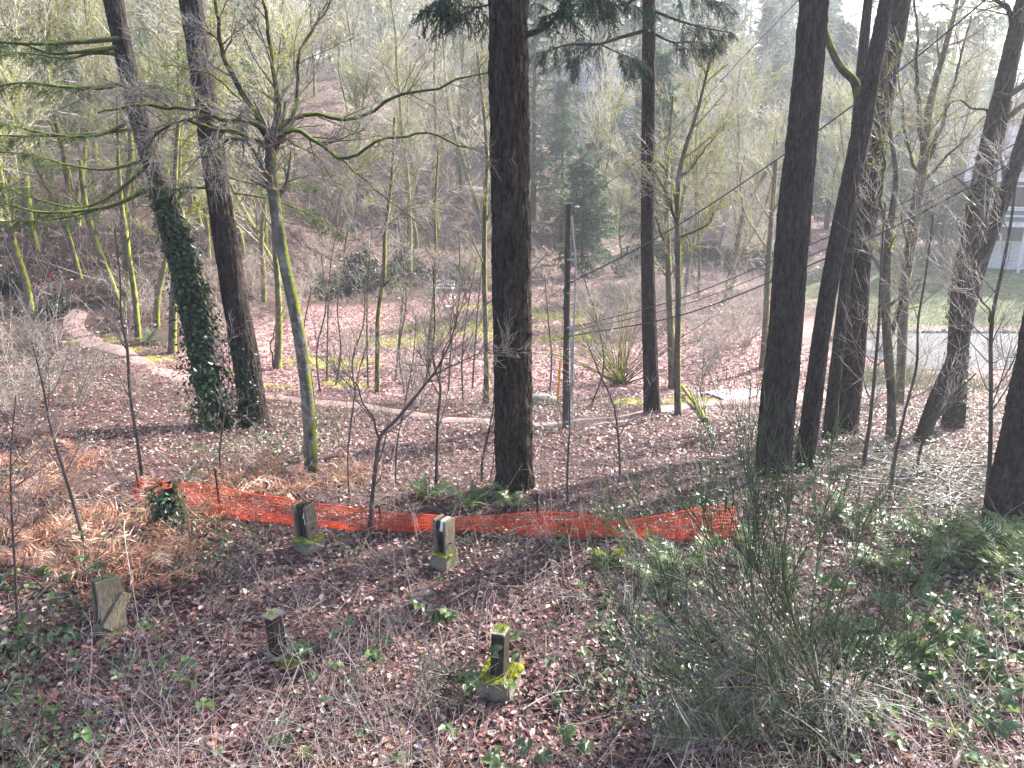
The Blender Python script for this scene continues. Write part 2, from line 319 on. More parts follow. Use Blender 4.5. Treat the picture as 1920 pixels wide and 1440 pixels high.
# bark trunk with real fissures, along a polyline
def bark_trunk(mb, P, rad, rings, sides, col, depth=.1, flare=.35, seed=0., furrow=13., stretch=1.0):
    ax = curve_pts(np.concatenate([P, np.asarray(rad)[:, None]], 1), rings); C, r0 = ax[:, :3], ax[:, 3]
    T = nrm(np.gradient(C, axis=0)); A = nrm(np.cross(T, np.array([.93, .31, .05]))); B = np.cross(T, A)
    th = np.linspace(0, 2*math.pi, sides, endpoint=False); h = np.r_[0, np.cumsum(np.linalg.norm(np.diff(C, axis=0), axis=1))]
    hh, tt = np.meshgrid(h, th, indexing='ij'); fr = furrow/6.28
    q = np.stack([np.cos(tt)*fr*2.1+seed, np.sin(tt)*fr*2.1, hh*3.1*stretch], -1)
    q = q + (fbm(np.stack([np.cos(tt)*2.5, np.sin(tt)*2.5, hh*3.2+seed], -1))[..., None]-.5)*np.array([1.6, 1.6, 2.4])
    n = vnoise(q); n_2 = vnoise(q*np.array([2.1, 2.1, 2.6])+7.)
    ridge = 1-np.abs(2*n-1)**.7; d = (ridge-.45)*depth + (n_2-.5)*depth*.55
    low = (fbm(np.stack([np.cos(tt)*1.1+seed, np.sin(tt)*1.1, hh*.5], -1))-.5)*.16
    root = flare*np.exp(-hh/.28)*(.75+.5*np.cos(tt*4+seed))
    rr = r0[:, None]*(1+d+low+root)
    V = C[:, None]+rr[..., None]*(np.cos(tt)[..., None]*A[:, None]+np.sin(tt)[..., None]*B[:, None])
    i = np.arange(rings-1)[:, None]*sides; j = np.arange(sides)[None]; Q = np.stack([i+j, i+(j+1) % sides, i+sides+(j+1) % sides, i+sides+j], -1).reshape(-1, 4)
    cn = vnoise(q*np.array([.8, .8, 1.4])+31.)[..., None]; c = np.asarray(col)*(.45+1.1*cn); c = c*np.stack([1+0*cn[..., 0], 1+.03*(cn[..., 0]-.5), 1+.1*(cn[..., 0]-.5)], -1)
    mb.add(V, Q, c.reshape(-1, 3)); return C, r0
def px_axis(pts, y, dy=0., sink=.15):
    """pts: (u, v, width in px) from the base up; y depth of the base, dy depth change at the last point"""
    n = len(pts); P = []; Rr = []
    for k, (u, v, w) in enumerate(pts):
        p = at(u, v, y+dy*k/max(1, n-1)); P.append(p); Rr.append(w/2/FPX*topx(p)[2])
    P = np.array(P); P[0, 2] = terrain(P[0, 0], P[0, 1])-sink; return P, np.array(Rr)

# ------------------------------------------------------------------ conifer foliage
def conifer_crown(r, H=16., Rmax=3.4, nb=150, bare=.0, needle=.13, tone=1.):
    """returns (branch tubes builder, needles builder) around the z axis, z 0..H"""
    bt, nd = MB(), MB()
    h = np.sort(r.uniform(bare, .985, nb)); az = np.arange(nb)*2.4+r.normal(0, .5, nb); Lg = Rmax*(1-h)**.75*r.uniform(.4, 1.25, nb)+.25
    S = np.stack([np.zeros(nb), np.zeros(nb), h*H], -1); D = np.stack([np.cos(az), np.sin(az), .15+.5*h-.1], -1)
    P = grow(S, D, Lg, 6, .05, -.06, r); Rr = taper(.012+.011*Lg, 7, .15); bt.tubes(P, Rr, 3, (.075, .055, .045))
    k = 15; S2, D2, _, t2 = spawn(P, Rr, k, .15, 1., (.7, 1.15), r, flat=.85); D2[:, 2] -= .25; L2 = (.25+.28*np.repeat(Lg, k))*(1.15-t2)*r.uniform(.6, 1.1, len(t2))+.1
    P2 = grow(S2, D2, L2, 3, .1, -.08, r); keep = r.random(len(P2)) < .9; P2 = P2[keep]
    m = 9; S3, D3, _, _ = spawn(P2, np.zeros(P2.shape[:2]), m, .0, 1., (.35, .9), r, flat=.6); D3[:, 2] -= .15
    blades(nd, S3, D3, r.uniform(.7, 1.4, len(S3))*needle, needle*.34, pick([(.05, .085, .045), (.07, .105, .05), (.04, .065, .045)], [3, 2, 2], len(S3), .2, r)*tone, r)
    return bt, nd
def fir_bough(bt, nd, P, r0, r, n_side=16, side=.9, dens=1., t0=.25, droop=-.22, col=((.05, .085, .05), (.08, .115, .055)), barkcol=(.07, .055, .045), tubes_=True):
    """a near fir bough along polyline P: side branchlets with short needles, hanging down"""
    Pm = curve_pts(P, 14)[None]; Rm = np.linspace(r0, r0*.25, 14)[None]
    if tubes_: bt.tubes(Pm, Rm, 6, barkcol)
    S, D, rr, t = spawn(Pm, Rm, n_side, t0, 1., (.6, 1.2), r, flat=.75); D[:, 2] -= .2
    L1 = side*(1.2-.8*t)*r.uniform(.5, 1.1, len(t)); P1 = grow(S, D, L1, 6, .1, droop*.4, r); R1 = taper(np.full(len(t), .008), 7, .3); bt.tubes(P1, R1, 3, barkcol)
    Pa = np.concatenate([P1, curve_pts(Pm[0, 7:], 7)[None]], 0); Ra = np.concatenate([R1, np.full((1, 7), .006)], 0)
    S2, D2, _, _ = spawn(Pa, Ra, int(11*dens), .08, 1., (.5, 1.1), r, flat=.5); D2[:, 2] += droop; L2 = r.uniform(.10, .34, len(S2))*side; P2 = grow(S2, D2, L2, 3, .08, droop*.8, r)
    bt.tubes(P2[:, ::3], taper(np.full(len(P2), .003), 2, .5), 3, barkcol)
    S3, D3, _, _ = spawn(P2, np.zeros(P2.shape[:2]), 17, 0., 1., (.6, 1.0), r); n = len(S3)
    blades(nd, S3, D3, r.uniform(.022,   .044, n), .0115, pick(list(col), [2, 1], n, .2, r), r)

# ------------------------------------------------------------------ big firs
r1 = np.random.default_rng(5)
CROWN = [(lambda c: (c[0].mesh('branches', M['firbare']), c[1].mesh('needles', M['needle'])))(conifer_crown(np.random.default_rng(20+k), 16, 3.6, 150)) for k in range(2)]
def extend(P, Rr, ztop):
    d = nrm(P[-1]-P[-2]); d = nrm(d*np.array([.6, .6, 1])); L = max(.5, (ztop-P[-1][2])/max(d[2], .3)); return np.concatenate([P, [P[-1]+d*L*.5, P[-1]+d*L]]), np.concatenate([Rr, [Rr[-1]*.75, Rr[-1]*.3]])
def big_fir(label, pts, dy=0., ztop=24., crown_at=10.5, sides=72, rings=300, col=(.046, .034, .030), depth=.16, flare=.3, furrow=13., seed=0., cs=(1., 1.), mt='fir', crown=True):
    b = G(pts[0][0], pts[0][1]); P, Rr = px_axis(pts, b[1], dy); P, Rr = extend(P, Rr, ztop)
    o = thing('fir_tree', label, 'tree', (P[0, 0], P[0, 1], b[2])); t = MB()
    C, rr = bark_trunk(t, P, Rr, rings, sides, col, depth, flare, seed, furrow); part(t, 'trunk', M[mt], o)
    if crown:
        k = int(np.argmin(np.abs(C[:, 2]-crown_at))); d = nrm(C[-1]-C[k]); L = np.linalg.norm(C[-1]-C[k])
        cr = link('crown', None, o); cr.location = C[k]-np.array(o.location); cr.rotation_euler = Vector(d).to_track_quat('Z', 'Y').to_euler(); cr.scale = (cs[0], cs[0], L*1.06/16)
        a, n = CROWN[int(seed) % 2]
        x = link('branches', a, cr); y = link('needles', n, cr)
        cr.rotation_euler.rotate_axis('Z', seed*1.7)
    return o, C, rr
fA, CA, _ = big_fir('leaning fir at the left, its lower trunk wrapped in dark ivy', [(405, 800, 46), (372, 640, 42), (335, 480, 40), (300, 350, 35), (262, 230, 33), (240, 130, 33), (212, 0, 33)], .6, 22, 11, 56, 220, seed=1.)
fB, CB, _ = big_fir('leaning dark fir just right of the ivy-wrapped trunk', [(476, 798, 50), (462, 680, 46), (440, 560, 44), (415, 400, 42), (395, 260, 42), (378, 140, 40), (357, 0, 40)], .4, 22, 11, 60, 230, seed=2.)
fC, CC, _ = big_fir('large straight fir trunk in the centre, behind the orange netting', [(965, 915, 66), (963, 800, 67), (962, 700, 67), (958, 400, 69), (955, 200, 69), (953, 0, 69)], 0, 26, 10.5, 104, 420, depth=.19, furrow=17, flare=.12, seed=3., col=(.056, .041, .034))
fD, CD, _ = big_fir('slender straight fir trunk right of the utility pole', [(1224, 775, 30), (1218, 620, 27), (1215, 500, 25), (1216, 200, 25), (1217, 0, 25)], 0, 22, 11, 48, 240, depth=.07, seed=4., mt='fir', cs=(.8, 1))
fE, CE, _ = big_fir('thick dark fir trunk behind the green broom, leftmost of the right-hand cluster', [(1450, 890, 62), (1458, 770, 60), (1470, 650, 58), (1490, 400, 58), (1510, 200, 52), (1527, 0, 50)], .3, 26, 10.5, 92, 380, seed=5., depth=.14, furrow=18, flare=.15, col=(.040, .031, .031))
fF, CF_, _ = big_fir('leaning fir trunk with a mossy fork, second in the right-hand cluster', [(1506, 885, 34), (1525, 740, 32), (1538, 640, 31), (1565, 480, 31), (1597, 333, 34), (1630, 167, 31), (1662, 0, 25)], .5, 22, 11, 50, 220, seed=6., depth=.13, flare=.2, col=(.044, .034, .032))
fG, CG, _ = big_fir('broad mossy-footed fir trunk, third in the right-hand cluster', [(1583, 812, 46), (1600, 650, 42), (1612, 480, 41), (1627, 380, 40), (1648, 230, 38), (1690, 0, 35)], .4, 24, 11, 56, 230, seed=7., depth=.1, flare=.25)
fM, CM, _ = big_fir('massive rough fir trunk cut off by the right edge of the photo', [(1902, 992, 96), (1922, 850, 86), (1945, 730, 82), (1962, 640, 80), (2015, 300, 76)], .3, 24, 11, 104, 300, seed=8., depth=.2, furrow=15, flare=.3, col=(.055, .042, .037))

# near boughs that hang into view
def bough(tree, Cax, pts, y0, y1, r0, seed, **kw):
    """bough of a big fir: pixel polyline from trunk outwards"""
    r = np.random.default_rng(seed); n = len(pts); P = np.array([at(u, v, y0+(y1-y0)*k/(n-1)) for k, (u, v) in enumerate(pts)])
    bt, nd = MB(), MB(); fir_bough(bt, nd, P, r0, r, **kw)
    bo = rel(bt.build('bough', M['mossbough'] if kw.get('barkcol') else M['firbare'], tree), tree); nn = nd.build('needles', M['needle'], bo); return bo
yA = CA[0, 1]; mk = dict(barkcol=(.09, .08, .045), side=.7, n_side=20, dens=1.0, t0=.3, droop=-.12, col=((.075, .12, .06), (.11, .15, .065)))
for k, (pts, dy, r0) in enumerate([
 ([(225, 72), (150, 79), (50, 82), (-20, 76), (-80, 66)], -1.2, .055), ([(230, 88), (150, 97), (93, 100), (50, 85), (-30, 76)], -.4, .05), ([(235, 102), (167, 100), (127, 110), (77, 103), (0, 95)], .3, .045),
 ([(245, 156), (183, 165), (117, 163), (50, 155), (-20, 163)], -.7, .06), ([(262, 215), (190, 252), (120, 255), (60, 245), (-15, 225)], -.2, .05), ([(268, 240), (180, 250), (83, 255), (0, 254), (-60, 250)], .5, .045),
 ([(280, 352), (217, 383), (133, 397), (67, 397), (-10, 375)], -.9, .06), ([(272, 315), (207, 367), (167, 387), (67, 373), (5, 350)], .1, .05), ([(270, 300), (200, 318), (130, 310), (60, 290), (0, 285)], .6, .04), ([(215, 385), (157, 400), (83, 413), (0, 415)], -.8, .035)]):
    bough(fA, CA, pts, yA+.4, yA+.4+dy, r0, 40+k, **mk)
yB = CB[0, 1]
for k, (pts, dy, r0) in enumerate([([(400, 353), (350, 352), (318, 354), (280, 350)], -.7, .035), ([(440, 362), (500, 372), (560, 392), (640, 432)], -1.2, .03), ([(420, 330), (480, 345), (560, 345), (600, 350)], .8, .03), ([(385, 190), (340, 175), (290, 160), (240, 165)], .8, .03)]):
    bough(fB, CB, pts, yB+.3, yB+.3+dy, r0, 60+k, **dict(mk, side=.7))
yC, yD = CC[0, 1], CD[0, 1]
nk = dict(side=.95, n_side=20, dens=1.7, t0=.3, droop=-.3, col=((.035, .07, .05), (.05, .085, .055)))
for k, (tree, C_, pts, y0, y1, r0) in enumerate([
 (fC, CC, [(985, 66), (1015, 55), (1040, 34), (1062, 0), (1075, -60)], yC, yC-1, .045), (fC, CC, [(930, -40), (890, -25), (850, -10), (815, 10)], yC, yC-1.4, .035),
 (fC, CC, [(925, 8), (895, 14), (870, 26)], yC, yC+.8, .02), (fC, CC, [(985, -50), (1060, -30), (1130, -10), (1200, 15)], yC, yC+1.5, .035),
 (fD, CD, [(1208, 58), (1157, 72), (1123, 83), (1057, 85), (1007, 108)], yD, yD-1.6, .05), (fD, CD, [(1210, -10), (1160, 10), (1110, 5), (1060, 12)], yD, yD-1.0, .04),
 (fD, CD, [(1225, 20), (1270, 38), (1320, 52), (1372, 62)], yD, yD-1.2, .04), (fD, CD, [(1224, -30), (1280, -10), (1330, 0), (1370, 10)], yD, yD+.6, .04), (fD, CD, [(1125, 83), (1150, 95), (1180, 108), (1200, 120)], yD-.8, yD-1.3, .02), (fD, CD, [(1110, 86), (1090, 100), (1075, 118)], yD-.8, yD-.9, .018), (fD, CD, [(1224, 62), (1265, 80), (1300, 78), (1345, 92)], yD, yD-.7, .03)]):
    bough(tree, C_, pts, y0, y1, r0, 80+k, **dict(nk, n_side=10 if len(pts) < 4 else 18))

# mossy fork on fir F
P, Rr = px_axis([(1618, 178, 20), (1600, 150, 15), (1580, 130, 14), (1560, 95, 13), (1548, 60, 11), (1540, 0, 9), (1530, -80, 7)], CF_[116, 1], .4, 0); P[0, 2] += .0
P[0] = at(1612, 182, CF_[116, 1]); t = MB(); bark_trunk(t, P, Rr, 90, 20, (.09, .075, .05), .08, 0, 3.); part(t, 'fork', M['mossbough'], fF)

# ------------------------------------------------------------------ mossy broad-leaved trees drawn from the photo
DARKTWIG = (.13, .10, .085); PALE = (.34, .30, .26)
def limbs(w, ms, P, Rr, r, k1=7, L1=1.2, k2=6, k3=5, t0=.35, ang=(.5, 1.1), up=.05, col=DARKTWIG, tcol=PALE, moss=300, mcol=MOSS, wander=.10, msize=.05):
    """branches, side branches and twigs growing off a polyline"""
    Pm = curve_pts(np.concatenate([P, Rr[:, None]], 1), 24); Rm = Pm[None, :, 3]; Pm = Pm[None, :, :3]
    S, D, rr, t = spawn(Pm, Rm, k1, t0, 1., ang, r); Lb = L1*r.uniform(.5, 1.2, len(t))*(1.25-.6*t); P1 = grow(S, D, Lb, 7, wander, up, r); R1 = taper(np.maximum(rr*.45, .006), 8, .3); w.tubes(P1, R1, 4, jit(col, len(P1), .15, r))
    S, D, rr, t = spawn(P1, R1, k2, .15, 1., (.4, 1.0), r); P2 = grow(S, D, L1*.5*r.uniform(.4, 1.2, len(t)), 4, wander*1.2, up*.8, r); R2 = taper(np.clip(rr*.55, .0035, .02), 5, .4); w.tubes(P2, R2, 3, jit(np.array(col)*.5+np.array(tcol)*.5, len(P2), .2, r))
    S, D, rr, t = spawn(P2, R2, k3, .1, 1., (.4, 1.0), r); P3 = grow(S, D, L1*.28*r.uniform(.3, 1.2, len(t)), 2, wander*1.3, up*.8, r); R3 = taper(np.full(len(t), .0032), 3, .5); w.tubes(P3, R3, 3, jit(tcol, len(P3), .2, r))
    if ms is not None and moss:
        tufts(ms, Pm, Rm, moss//3, msize, mcol, r); tufts(ms, P1, R1, moss, msize, mcol, r); tufts(ms, P2, R2, moss, msize*.8, mcol, r)
def px_tree(name, label, pts, seed, cat='tree', dy=0., ext=0., k1=7, L1=1.2, k2=6, k3=5, t0=.35, moss=300, arms=(), col=(.12, .105, .08), sides=14, mt='mossbark', up=.05, tcol=PALE, depth=.07, msize=.05, group=None, flare=.3, y=None, wander=.1):
    r = np.random.default_rng(seed); b = G(pts[0][0], pts[0][1]); yy = b[1] if y is None else y
    P, Rr = px_axis(pts, yy, dy); b = P[0]
    if ext: P, Rr = extend(P, Rr, P[-1][2]+ext)
    o = thing(name, label, cat, (b[0], b[1], terrain(b[0], b[1])), group=group)
    t, w, ms = MB(), MB(), MB(); rings = 110 if sides > 10 else 40
    C, rr = bark_trunk(t, P, Rr, rings, sides, col, depth, flare, seed, 7.); part(t, 'trunk', M[mt], o)
    limbs(w, ms, P, Rr, r, k1, L1, k2, k3, t0, moss=moss, up=up, tcol=tcol, msize=msize, wander=wander)
    for (ap, ady, ar) in arms:
        n = len(ap); ys_ = yy+dy*.5; A = np.array([at(u, v, ys_+ady*k/(n-1)) for k, (u, v) in enumerate(ap)]); R2 = np.linspace(ar, ar*.3, n)
        Ac = curve_pts(np.concatenate([A, R2[:, None]], 1), 22); t2 = Ac[:, :3] + (np.stack([fbm(Ac[:, :3]*3.5+q*9.1) for q in range(3)], -1)-.5)*.16*np.minimum(1, np.arange(len(Ac))/4)[:, None]
        a = MB(); a.tubes(t2, Ac[:, 3], 8, (.065, .055, .045)); part(a, 'branch', M['twig'] if mt == 'twig' else M['mossbough'] if mt == 'greymoss' else M[mt], o)
        limbs(w, ms, t2[::3], Ac[::3, 3], r, max(3, k1), L1*.8, k2, k3, .15, moss=moss//2, up=up, tcol=tcol, msize=msize, wander=wander)
    if w.n:
        cr = part(w, 'crown', M['twig'], o)
        if ms.n: x = ms.build('moss', M['moss'], cr)
    return o, C, rr
MB_ARMS = [([(505, 255), (467, 187), (423, 113), (413, 67), (403, 0), (395, -60)], -.5, .05), ([(510, 255), (520, 220), (517, 150), (507, 83), (493, 0), (480, -60)], .3, .05),
 ([(503, 262), (480, 232), (433, 227), (383, 207), (300, 197), (240, 197), (187, 213)], -1.0, .045), ([(500, 270), (450, 250), (400, 240), (333, 230), (290, 255), (270, 290)], -.5, .04),
 ([(507, 262), (540, 227), (567, 217), (617, 220), (680, 220), (740, 183), (807, 167), (873, 143), (917, 133)], .9, .045), ([(510, 268), (550, 245), (590, 265), (640, 293), (723, 263), (800, 250), (880, 277)], -.8, .04),
 ([(545, 225), (553, 207), (563, 93), (590, 45), (613, 7), (630, -40)], .5, .032), ([(590, 265), (640, 300), (700, 350), (760, 400), (800, 440)], -.4, .02), ([(500, 268), (465, 262), (425, 265), (400, 285), (380, 310)], .6, .03),
 ([(512, 275), (535, 255), (560, 270), (600, 300), (640, 350)], .4, .025), ([(455, 190), (420, 160), (360, 130), (300, 120)], .4, .02)]
px_tree('mossy_tree', 'mossy bare tree with low spreading crown, rising behind the left end of the netting', [(583, 893, 26), (580, 800, 23), (571, 700, 22), (556, 600, 22), (533, 490, 21), (518, 400, 21), (508, 320, 23), (503, 268, 24)], 101, k1=11, L1=1.25, k2=8, k3=5, t0=.8, moss=90, arms=MB_ARMS, sides=28, mt='greymoss', up=.0, col=(.13, .12, .10), flare=.15)
NT = [
 ('mossy tree leaning left beside the bend of the path', [(224, 574, 15), (205, 520, 13), (185, 470, 12), (170, 425, 11), (158, 370, 9), (150, 300, 7)], dict(k1=6, L1=1.5)),
 ('thin bright-mossed tree standing over the green verge of the path', [(259, 640, 11), (253, 560, 10), (240, 470, 9), (228, 380, 8), (222, 300, 6), (220, 180, 4)], dict(k1=8, L1=1.4)),
 ('dark mossy tree beyond the path bend, right of the leaning one', [(236, 560, 17), (238, 480, 15), (232, 400, 12), (245, 300, 10), (240, 180, 8)], dict(k1=8, L1=1.8)),
 ('mossy trunk half hidden behind the ivy-wrapped fir', [(322, 662, 14), (325, 560, 13), (331, 440, 11), (328, 350, 9), (335, 220, 7)], dict(k1=8, L1=1.6)),
 ('mossy tree just left of the big mossy tree, with a bare side stem', [(519, 692, 14), (523, 620, 13), (521, 540, 11), (516, 470, 10), (512, 380, 8), (520, 260, 6)], dict(k1=7, L1=1.5, arms=[([(513, 690), (508, 640), (520, 605), (536, 570)], -.2, .03)])),
 ('slim mossy tree with an arching side branch over the clearing', [(707, 738, 9), (708, 650, 9), (709, 590, 8), (719, 520, 8), (722, 440, 7), (735, 330, 6), (740, 220, 5)], dict(k1=10, L1=1.4, arms=[([(715, 545), (728, 530), (742, 530), (755, 560), (762, 590)], -.3, .03)])),
 ('slim twin-stemmed mossy tree before the white bench', [(801, 712, 7), (806, 620, 6), (813, 560, 6), (817, 480, 5), (816, 400, 5), (822, 280, 4)], dict(k1=10, L1=1.3, arms=[([(807, 700), (809, 620), (812, 560)], .1, .025), ([(815, 535), (850, 515), (885, 495)], .3, .02)])),
 ('mossy tree rising close behind the left flank of the central fir', [(912, 756, 13), (912, 660, 10), (909, 560, 9), (908, 480, 9), (910, 380, 8), (913, 290, 7), (904, 180, 6), (890, 60, 5)], dict(k1=14, L1=1.8, t0=.3, moss=500)),
 ('mossy many-armed tree right of the slender fir', [(1272, 778, 13), (1270, 680, 12), (1272, 560, 11), (1271, 470, 11), (1270, 420, 10), (1275, 320, 9), (1310, 200, 6), (1332, 110, 4)], dict(k1=10, L1=1.5, t0=.45, moss=500, arms=[([(1270, 420), (1258, 380), (1240, 345), (1220, 310)], -.4, .045), ([(1272, 330), (1290, 320), (1330, 270), (1360, 240)], .4, .03), ([(1271, 445), (1300, 438), (1330, 420), (1340, 400)], .3, .04), ([(1268, 380), (1250, 330), (1235, 300), (1215, 292)], .6, .035)])),
 ('bright mossy tree with a bent limb, close beside the many-armed one', [(1262, 730, 15), (1258, 640, 13), (1255, 560, 12), (1253, 480, 11), (1250, 400, 10), (1252, 300, 8), (1262, 180, 5)], dict(k1=9, L1=1.4, t0=.4, moss=500, arms=[([(1252, 470), (1240, 435), (1228, 410), (1215, 395)], -.4, .05)])),
 ('mossy trunk peeping out left of the thick dark fir', [(1430, 690, 13), (1436, 600, 11), (1440, 500, 10), (1446, 420, 9), (1455, 300, 7)], dict(k1=8, L1=1.6, moss=400)),
 ('mossy tree with a wide fork before the brown-roofed house', [(1362, 572, 9), (1372, 510, 9), (1384, 450, 9), (1397, 390, 8), (1420, 350, 7), (1450, 300, 5), (1460, 220, 4)], dict(k1=9, L1=2.0, moss=350, arms=[([(1384, 450), (1392, 400), (1388, 340), (1400, 280)], .5, .07), ([(1397, 390), (1430, 390), (1460, 380)], .5, .05)])),
 ('straight dark stem before the gable of the brown-roofed house', [(1310, 560, 6), (1311, 500, 6), (1309, 430, 6), (1308, 350, 5), (1305, 240, 4)], dict(k1=9, L1=2.2, moss=150)),
 ('multi-stemmed mossy tree right of the broad fir trunk', [(1671, 828, 17), (1672, 750, 16), (1665, 650, 17), (1661, 560, 16), (1667, 440, 14), (1680, 330, 10), (1665, 220, 8), (1660, 100, 6)], dict(k1=9, L1=1.4, t0=.35, moss=350, arms=[([(1665, 640), (1690, 560), (1700, 480), (1690, 400)], .5, .06), ([(1672, 440), (1650, 380), (1660, 300), (1640, 240)], -.5, .035)])),
 ('tall open-crowned mossy tree against the bright gap of sky', [(1687, 760, 16), (1692, 640, 17), (1698, 520, 18), (1712, 430, 20), (1727, 333, 20), (1735, 280, 17), (1738, 230, 15), (1750, 170, 12), (1775, 80, 10), (1795, 0, 8), (1810, -80, 6)], dict(k1=8, L1=1.6, t0=.5, moss=260, arms=[([(1731, 300), (1725, 220), (1718, 130), (1720, 60), (1712, -20)], -.6, .07), ([(1727, 333), (1760, 250), (1785, 170), (1805, 90), (1820, 30)], .7, .06), ([(1729, 340), (1700, 270), (1690, 180), (1680, 100)], .5, .05), ([(1727, 345), (1770, 300), (1800, 270), (1850, 220)], -.5, .045)])),
 ('dark-barked leaning tree with ivy streaks at the far right of the cluster', [(1787, 802, 36), (1792, 720, 33), (1796, 640, 33), (1806, 520, 35), (1823, 440, 36), (1846, 320, 36), (1876, 190, 33), (1906, 60, 30), (1928, -30, 28)], dict(k1=9, L1=1.5, t0=.4, moss=250, sides=24, depth=.12, ext=5., mt='firbare', col=(.05, .045, .036), arms=[([(1905, 60), (1890, 15), (1850, -5), (1800, -10)], -.5, .06), ([(1865, 215), (1830, 200), (1790, 190), (1740, 260)], .4, .03)])),
 ('bare trunk slanting strongly right, crossing before the ivy-streaked tree', [(1722, 836, 27), (1758, 742, 27), (1795, 660, 28), (1818, 560, 28), (1841, 480, 27), (1871, 400, 26), (1896, 330, 25), (1922, 250, 23), (1955, 130, 20)], dict(k1=8, L1=1.3, t0=.4, moss=120, sides=22, ext=4., mt='firbare', col=(.06, .05, .042))),
 ('dark mossy stem squeezed between the second and third fir of the right-hand cluster', [(1556, 824, 25), (1562, 740, 23), (1575, 620, 21), (1590, 480, 20), (1602, 300, 20), (1614, 150, 19), (1628, 0, 17)], dict(k1=5, L1=1.0, t0=.6, moss=120, sides=20, ext=5., mt='firbare', col=(.05, .042, .036))),
]
for k, (lab, pts, kw) in enumerate(NT): px_tree('mossy_tree', lab, pts, 110+k, group='mossy bare trees standing in the middle distance', **kw)

# ------------------------------------------------------------------ saplings and thin stems in the foreground
SAP = [
 ('dark forked sapling in front of the netting, left of the post with the white tag', [(688, 1018, 9), (698, 930, 8), (707, 850, 8), (712, 820, 7), (740, 790, 6), (790, 730, 5), (820, 690, 4), (845, 640, 3)], dict(arms=[([(711, 822), (700, 800), (690, 770), (665, 720), (640, 690)], -.2, .018), ([(800, 715), (840, 690), (880, 670), (920, 655)], .3, .012), ([(820, 690), (850, 620), (880, 560)], -.2, .012)], k1=9, L1=0.94)),
 ('slender straight sapling standing behind the orange netting, left of the central fir', [(817, 918, 7), (819, 850, 6), (821, 780, 6), (824, 715, 5), (815, 690, 4), (815, 600, 3), (812, 500, 3)], dict(arms=[([(824, 715), (832, 660), (845, 620), (850, 570)], .2, .014), ([(822, 740), (800, 690), (780, 640)], -.3, .01)], k1=12, L1=0.94)),
 ('thin dark sapling in two stems beside the foot of the central fir', [(903, 905, 5), (905, 860, 5), (914, 820, 4), (924, 770, 3), (928, 700, 3)], dict(arms=[([(918, 905), (922, 860), (924, 810), (930, 760)], .1, .011)], k1=7, L1=0.68)),
 ('tall thin dark sapling at the left, bending before the path', [(268, 912, 7), (258, 830, 6), (250, 780, 6), (243, 730, 5), (238, 650, 5), (228, 600, 4), (225, 520, 3), (215, 430, 3)], dict(k1=10, L1=0.81)),
 ('leaning dark sapling in the brown ferns at the left', [(166, 1050, 7), (150, 990, 6), (125, 900, 6), (95, 800, 5), (80, 720, 4), (60, 640, 3)], dict(k1=10, L1=0.94)),
 ('thin twig-like sapling standing right of the long netting stake', [(1065, 950, 4), (1064, 880, 4), (1068, 800, 3), (1066, 700, 2)], dict(k1=9, L1=0.68)),
 ('thin arching sapling between the netting and the utility pole', [(1163, 905, 4), (1160, 830, 4), (1150, 760, 3), (1120, 690, 3), (1100, 640, 2)], dict(k1=9, L1=0.81)),
 ('thin dark sapling right of the broom, before the leaning trunks', [(1615, 890, 8), (1630, 800, 7), (1640, 700, 6), (1648, 600, 5), (1652, 500, 4), (1660, 380, 3)], dict(k1=13, L1=1.22)),
 ('crooked dark sapling right of the broad fir, bowing over fallen twigs', [(1668, 940, 6), (1680, 850, 6), (1700, 760, 5), (1718, 690, 5), (1722, 600, 4), (1735, 520, 4), (1750, 400, 3)], dict(k1=13, L1=1.22)),
 ('tall dark sapling just left of the massive fir at the right edge', [(1848, 970, 9), (1856, 860, 8), (1858, 720, 7), (1860, 600, 7), (1880, 500, 6), (1895, 420, 5), (1905, 340, 4)], dict(k1=13, L1=1.22, arms=[([(1858, 610), (1840, 560), (1815, 530), (1790, 500)], -.2, .014), ([(1858, 680), (1880, 670), (1915, 655)], .3, .012)])),
 ('thin sapling forking low, in front of the slanting trunk', [(1720, 885, 5), (1730, 830, 5), (1760, 780, 4), (1790, 740, 3), (1830, 700, 3)], dict(k1=10, L1=0.81)),
 ('pale whip-like sapling rising at the left bottom corner', [(30, 1170, 5), (28, 1060, 4), (22, 960, 4), (20, 860, 3), (30, 740, 2)], dict(k1=10, L1=0.81)),
 ('fine upright sapling between the tall thin and the ivy-wrapped trunk', [(418, 905, 4), (412, 860, 4), (420, 780, 3), (430, 690, 2), (425, 600, 2)], dict(k1=9, L1=0.68)),
 ('spindly stem bowing right beyond the netting at the left', [(655, 930, 4), (652, 860, 3), (660, 780, 3), (672, 700, 2), (690, 640, 2)], dict(k1=9, L1=0.68)),
 ('spindly upright stem right behind the forked sapling', [(740, 905, 4), (745, 830, 3), (760, 750, 3), (775, 670, 2), (780, 590, 2)], dict(k1=9, L1=0.81)),
 ('pale sapling curving over the clearing, left of the slim mossy tree', [(612, 715, 4), (614, 640, 3), (616, 560, 3), (622, 480, 2), (640, 400, 2)], dict(k1=10, L1=1.22)),
]
for k, (lab, pts, kw) in enumerate(SAP):
    px_tree('sapling', lab, pts, 150+k, mt='twig', moss=0, sides=7, depth=.03, k2=5, k3=3, tcol=(.30, .255, .225), wander=.055, t0=.3, col=(.075, .058, .052), up=.12, flare=.1, group='thin bare saplings', **kw)

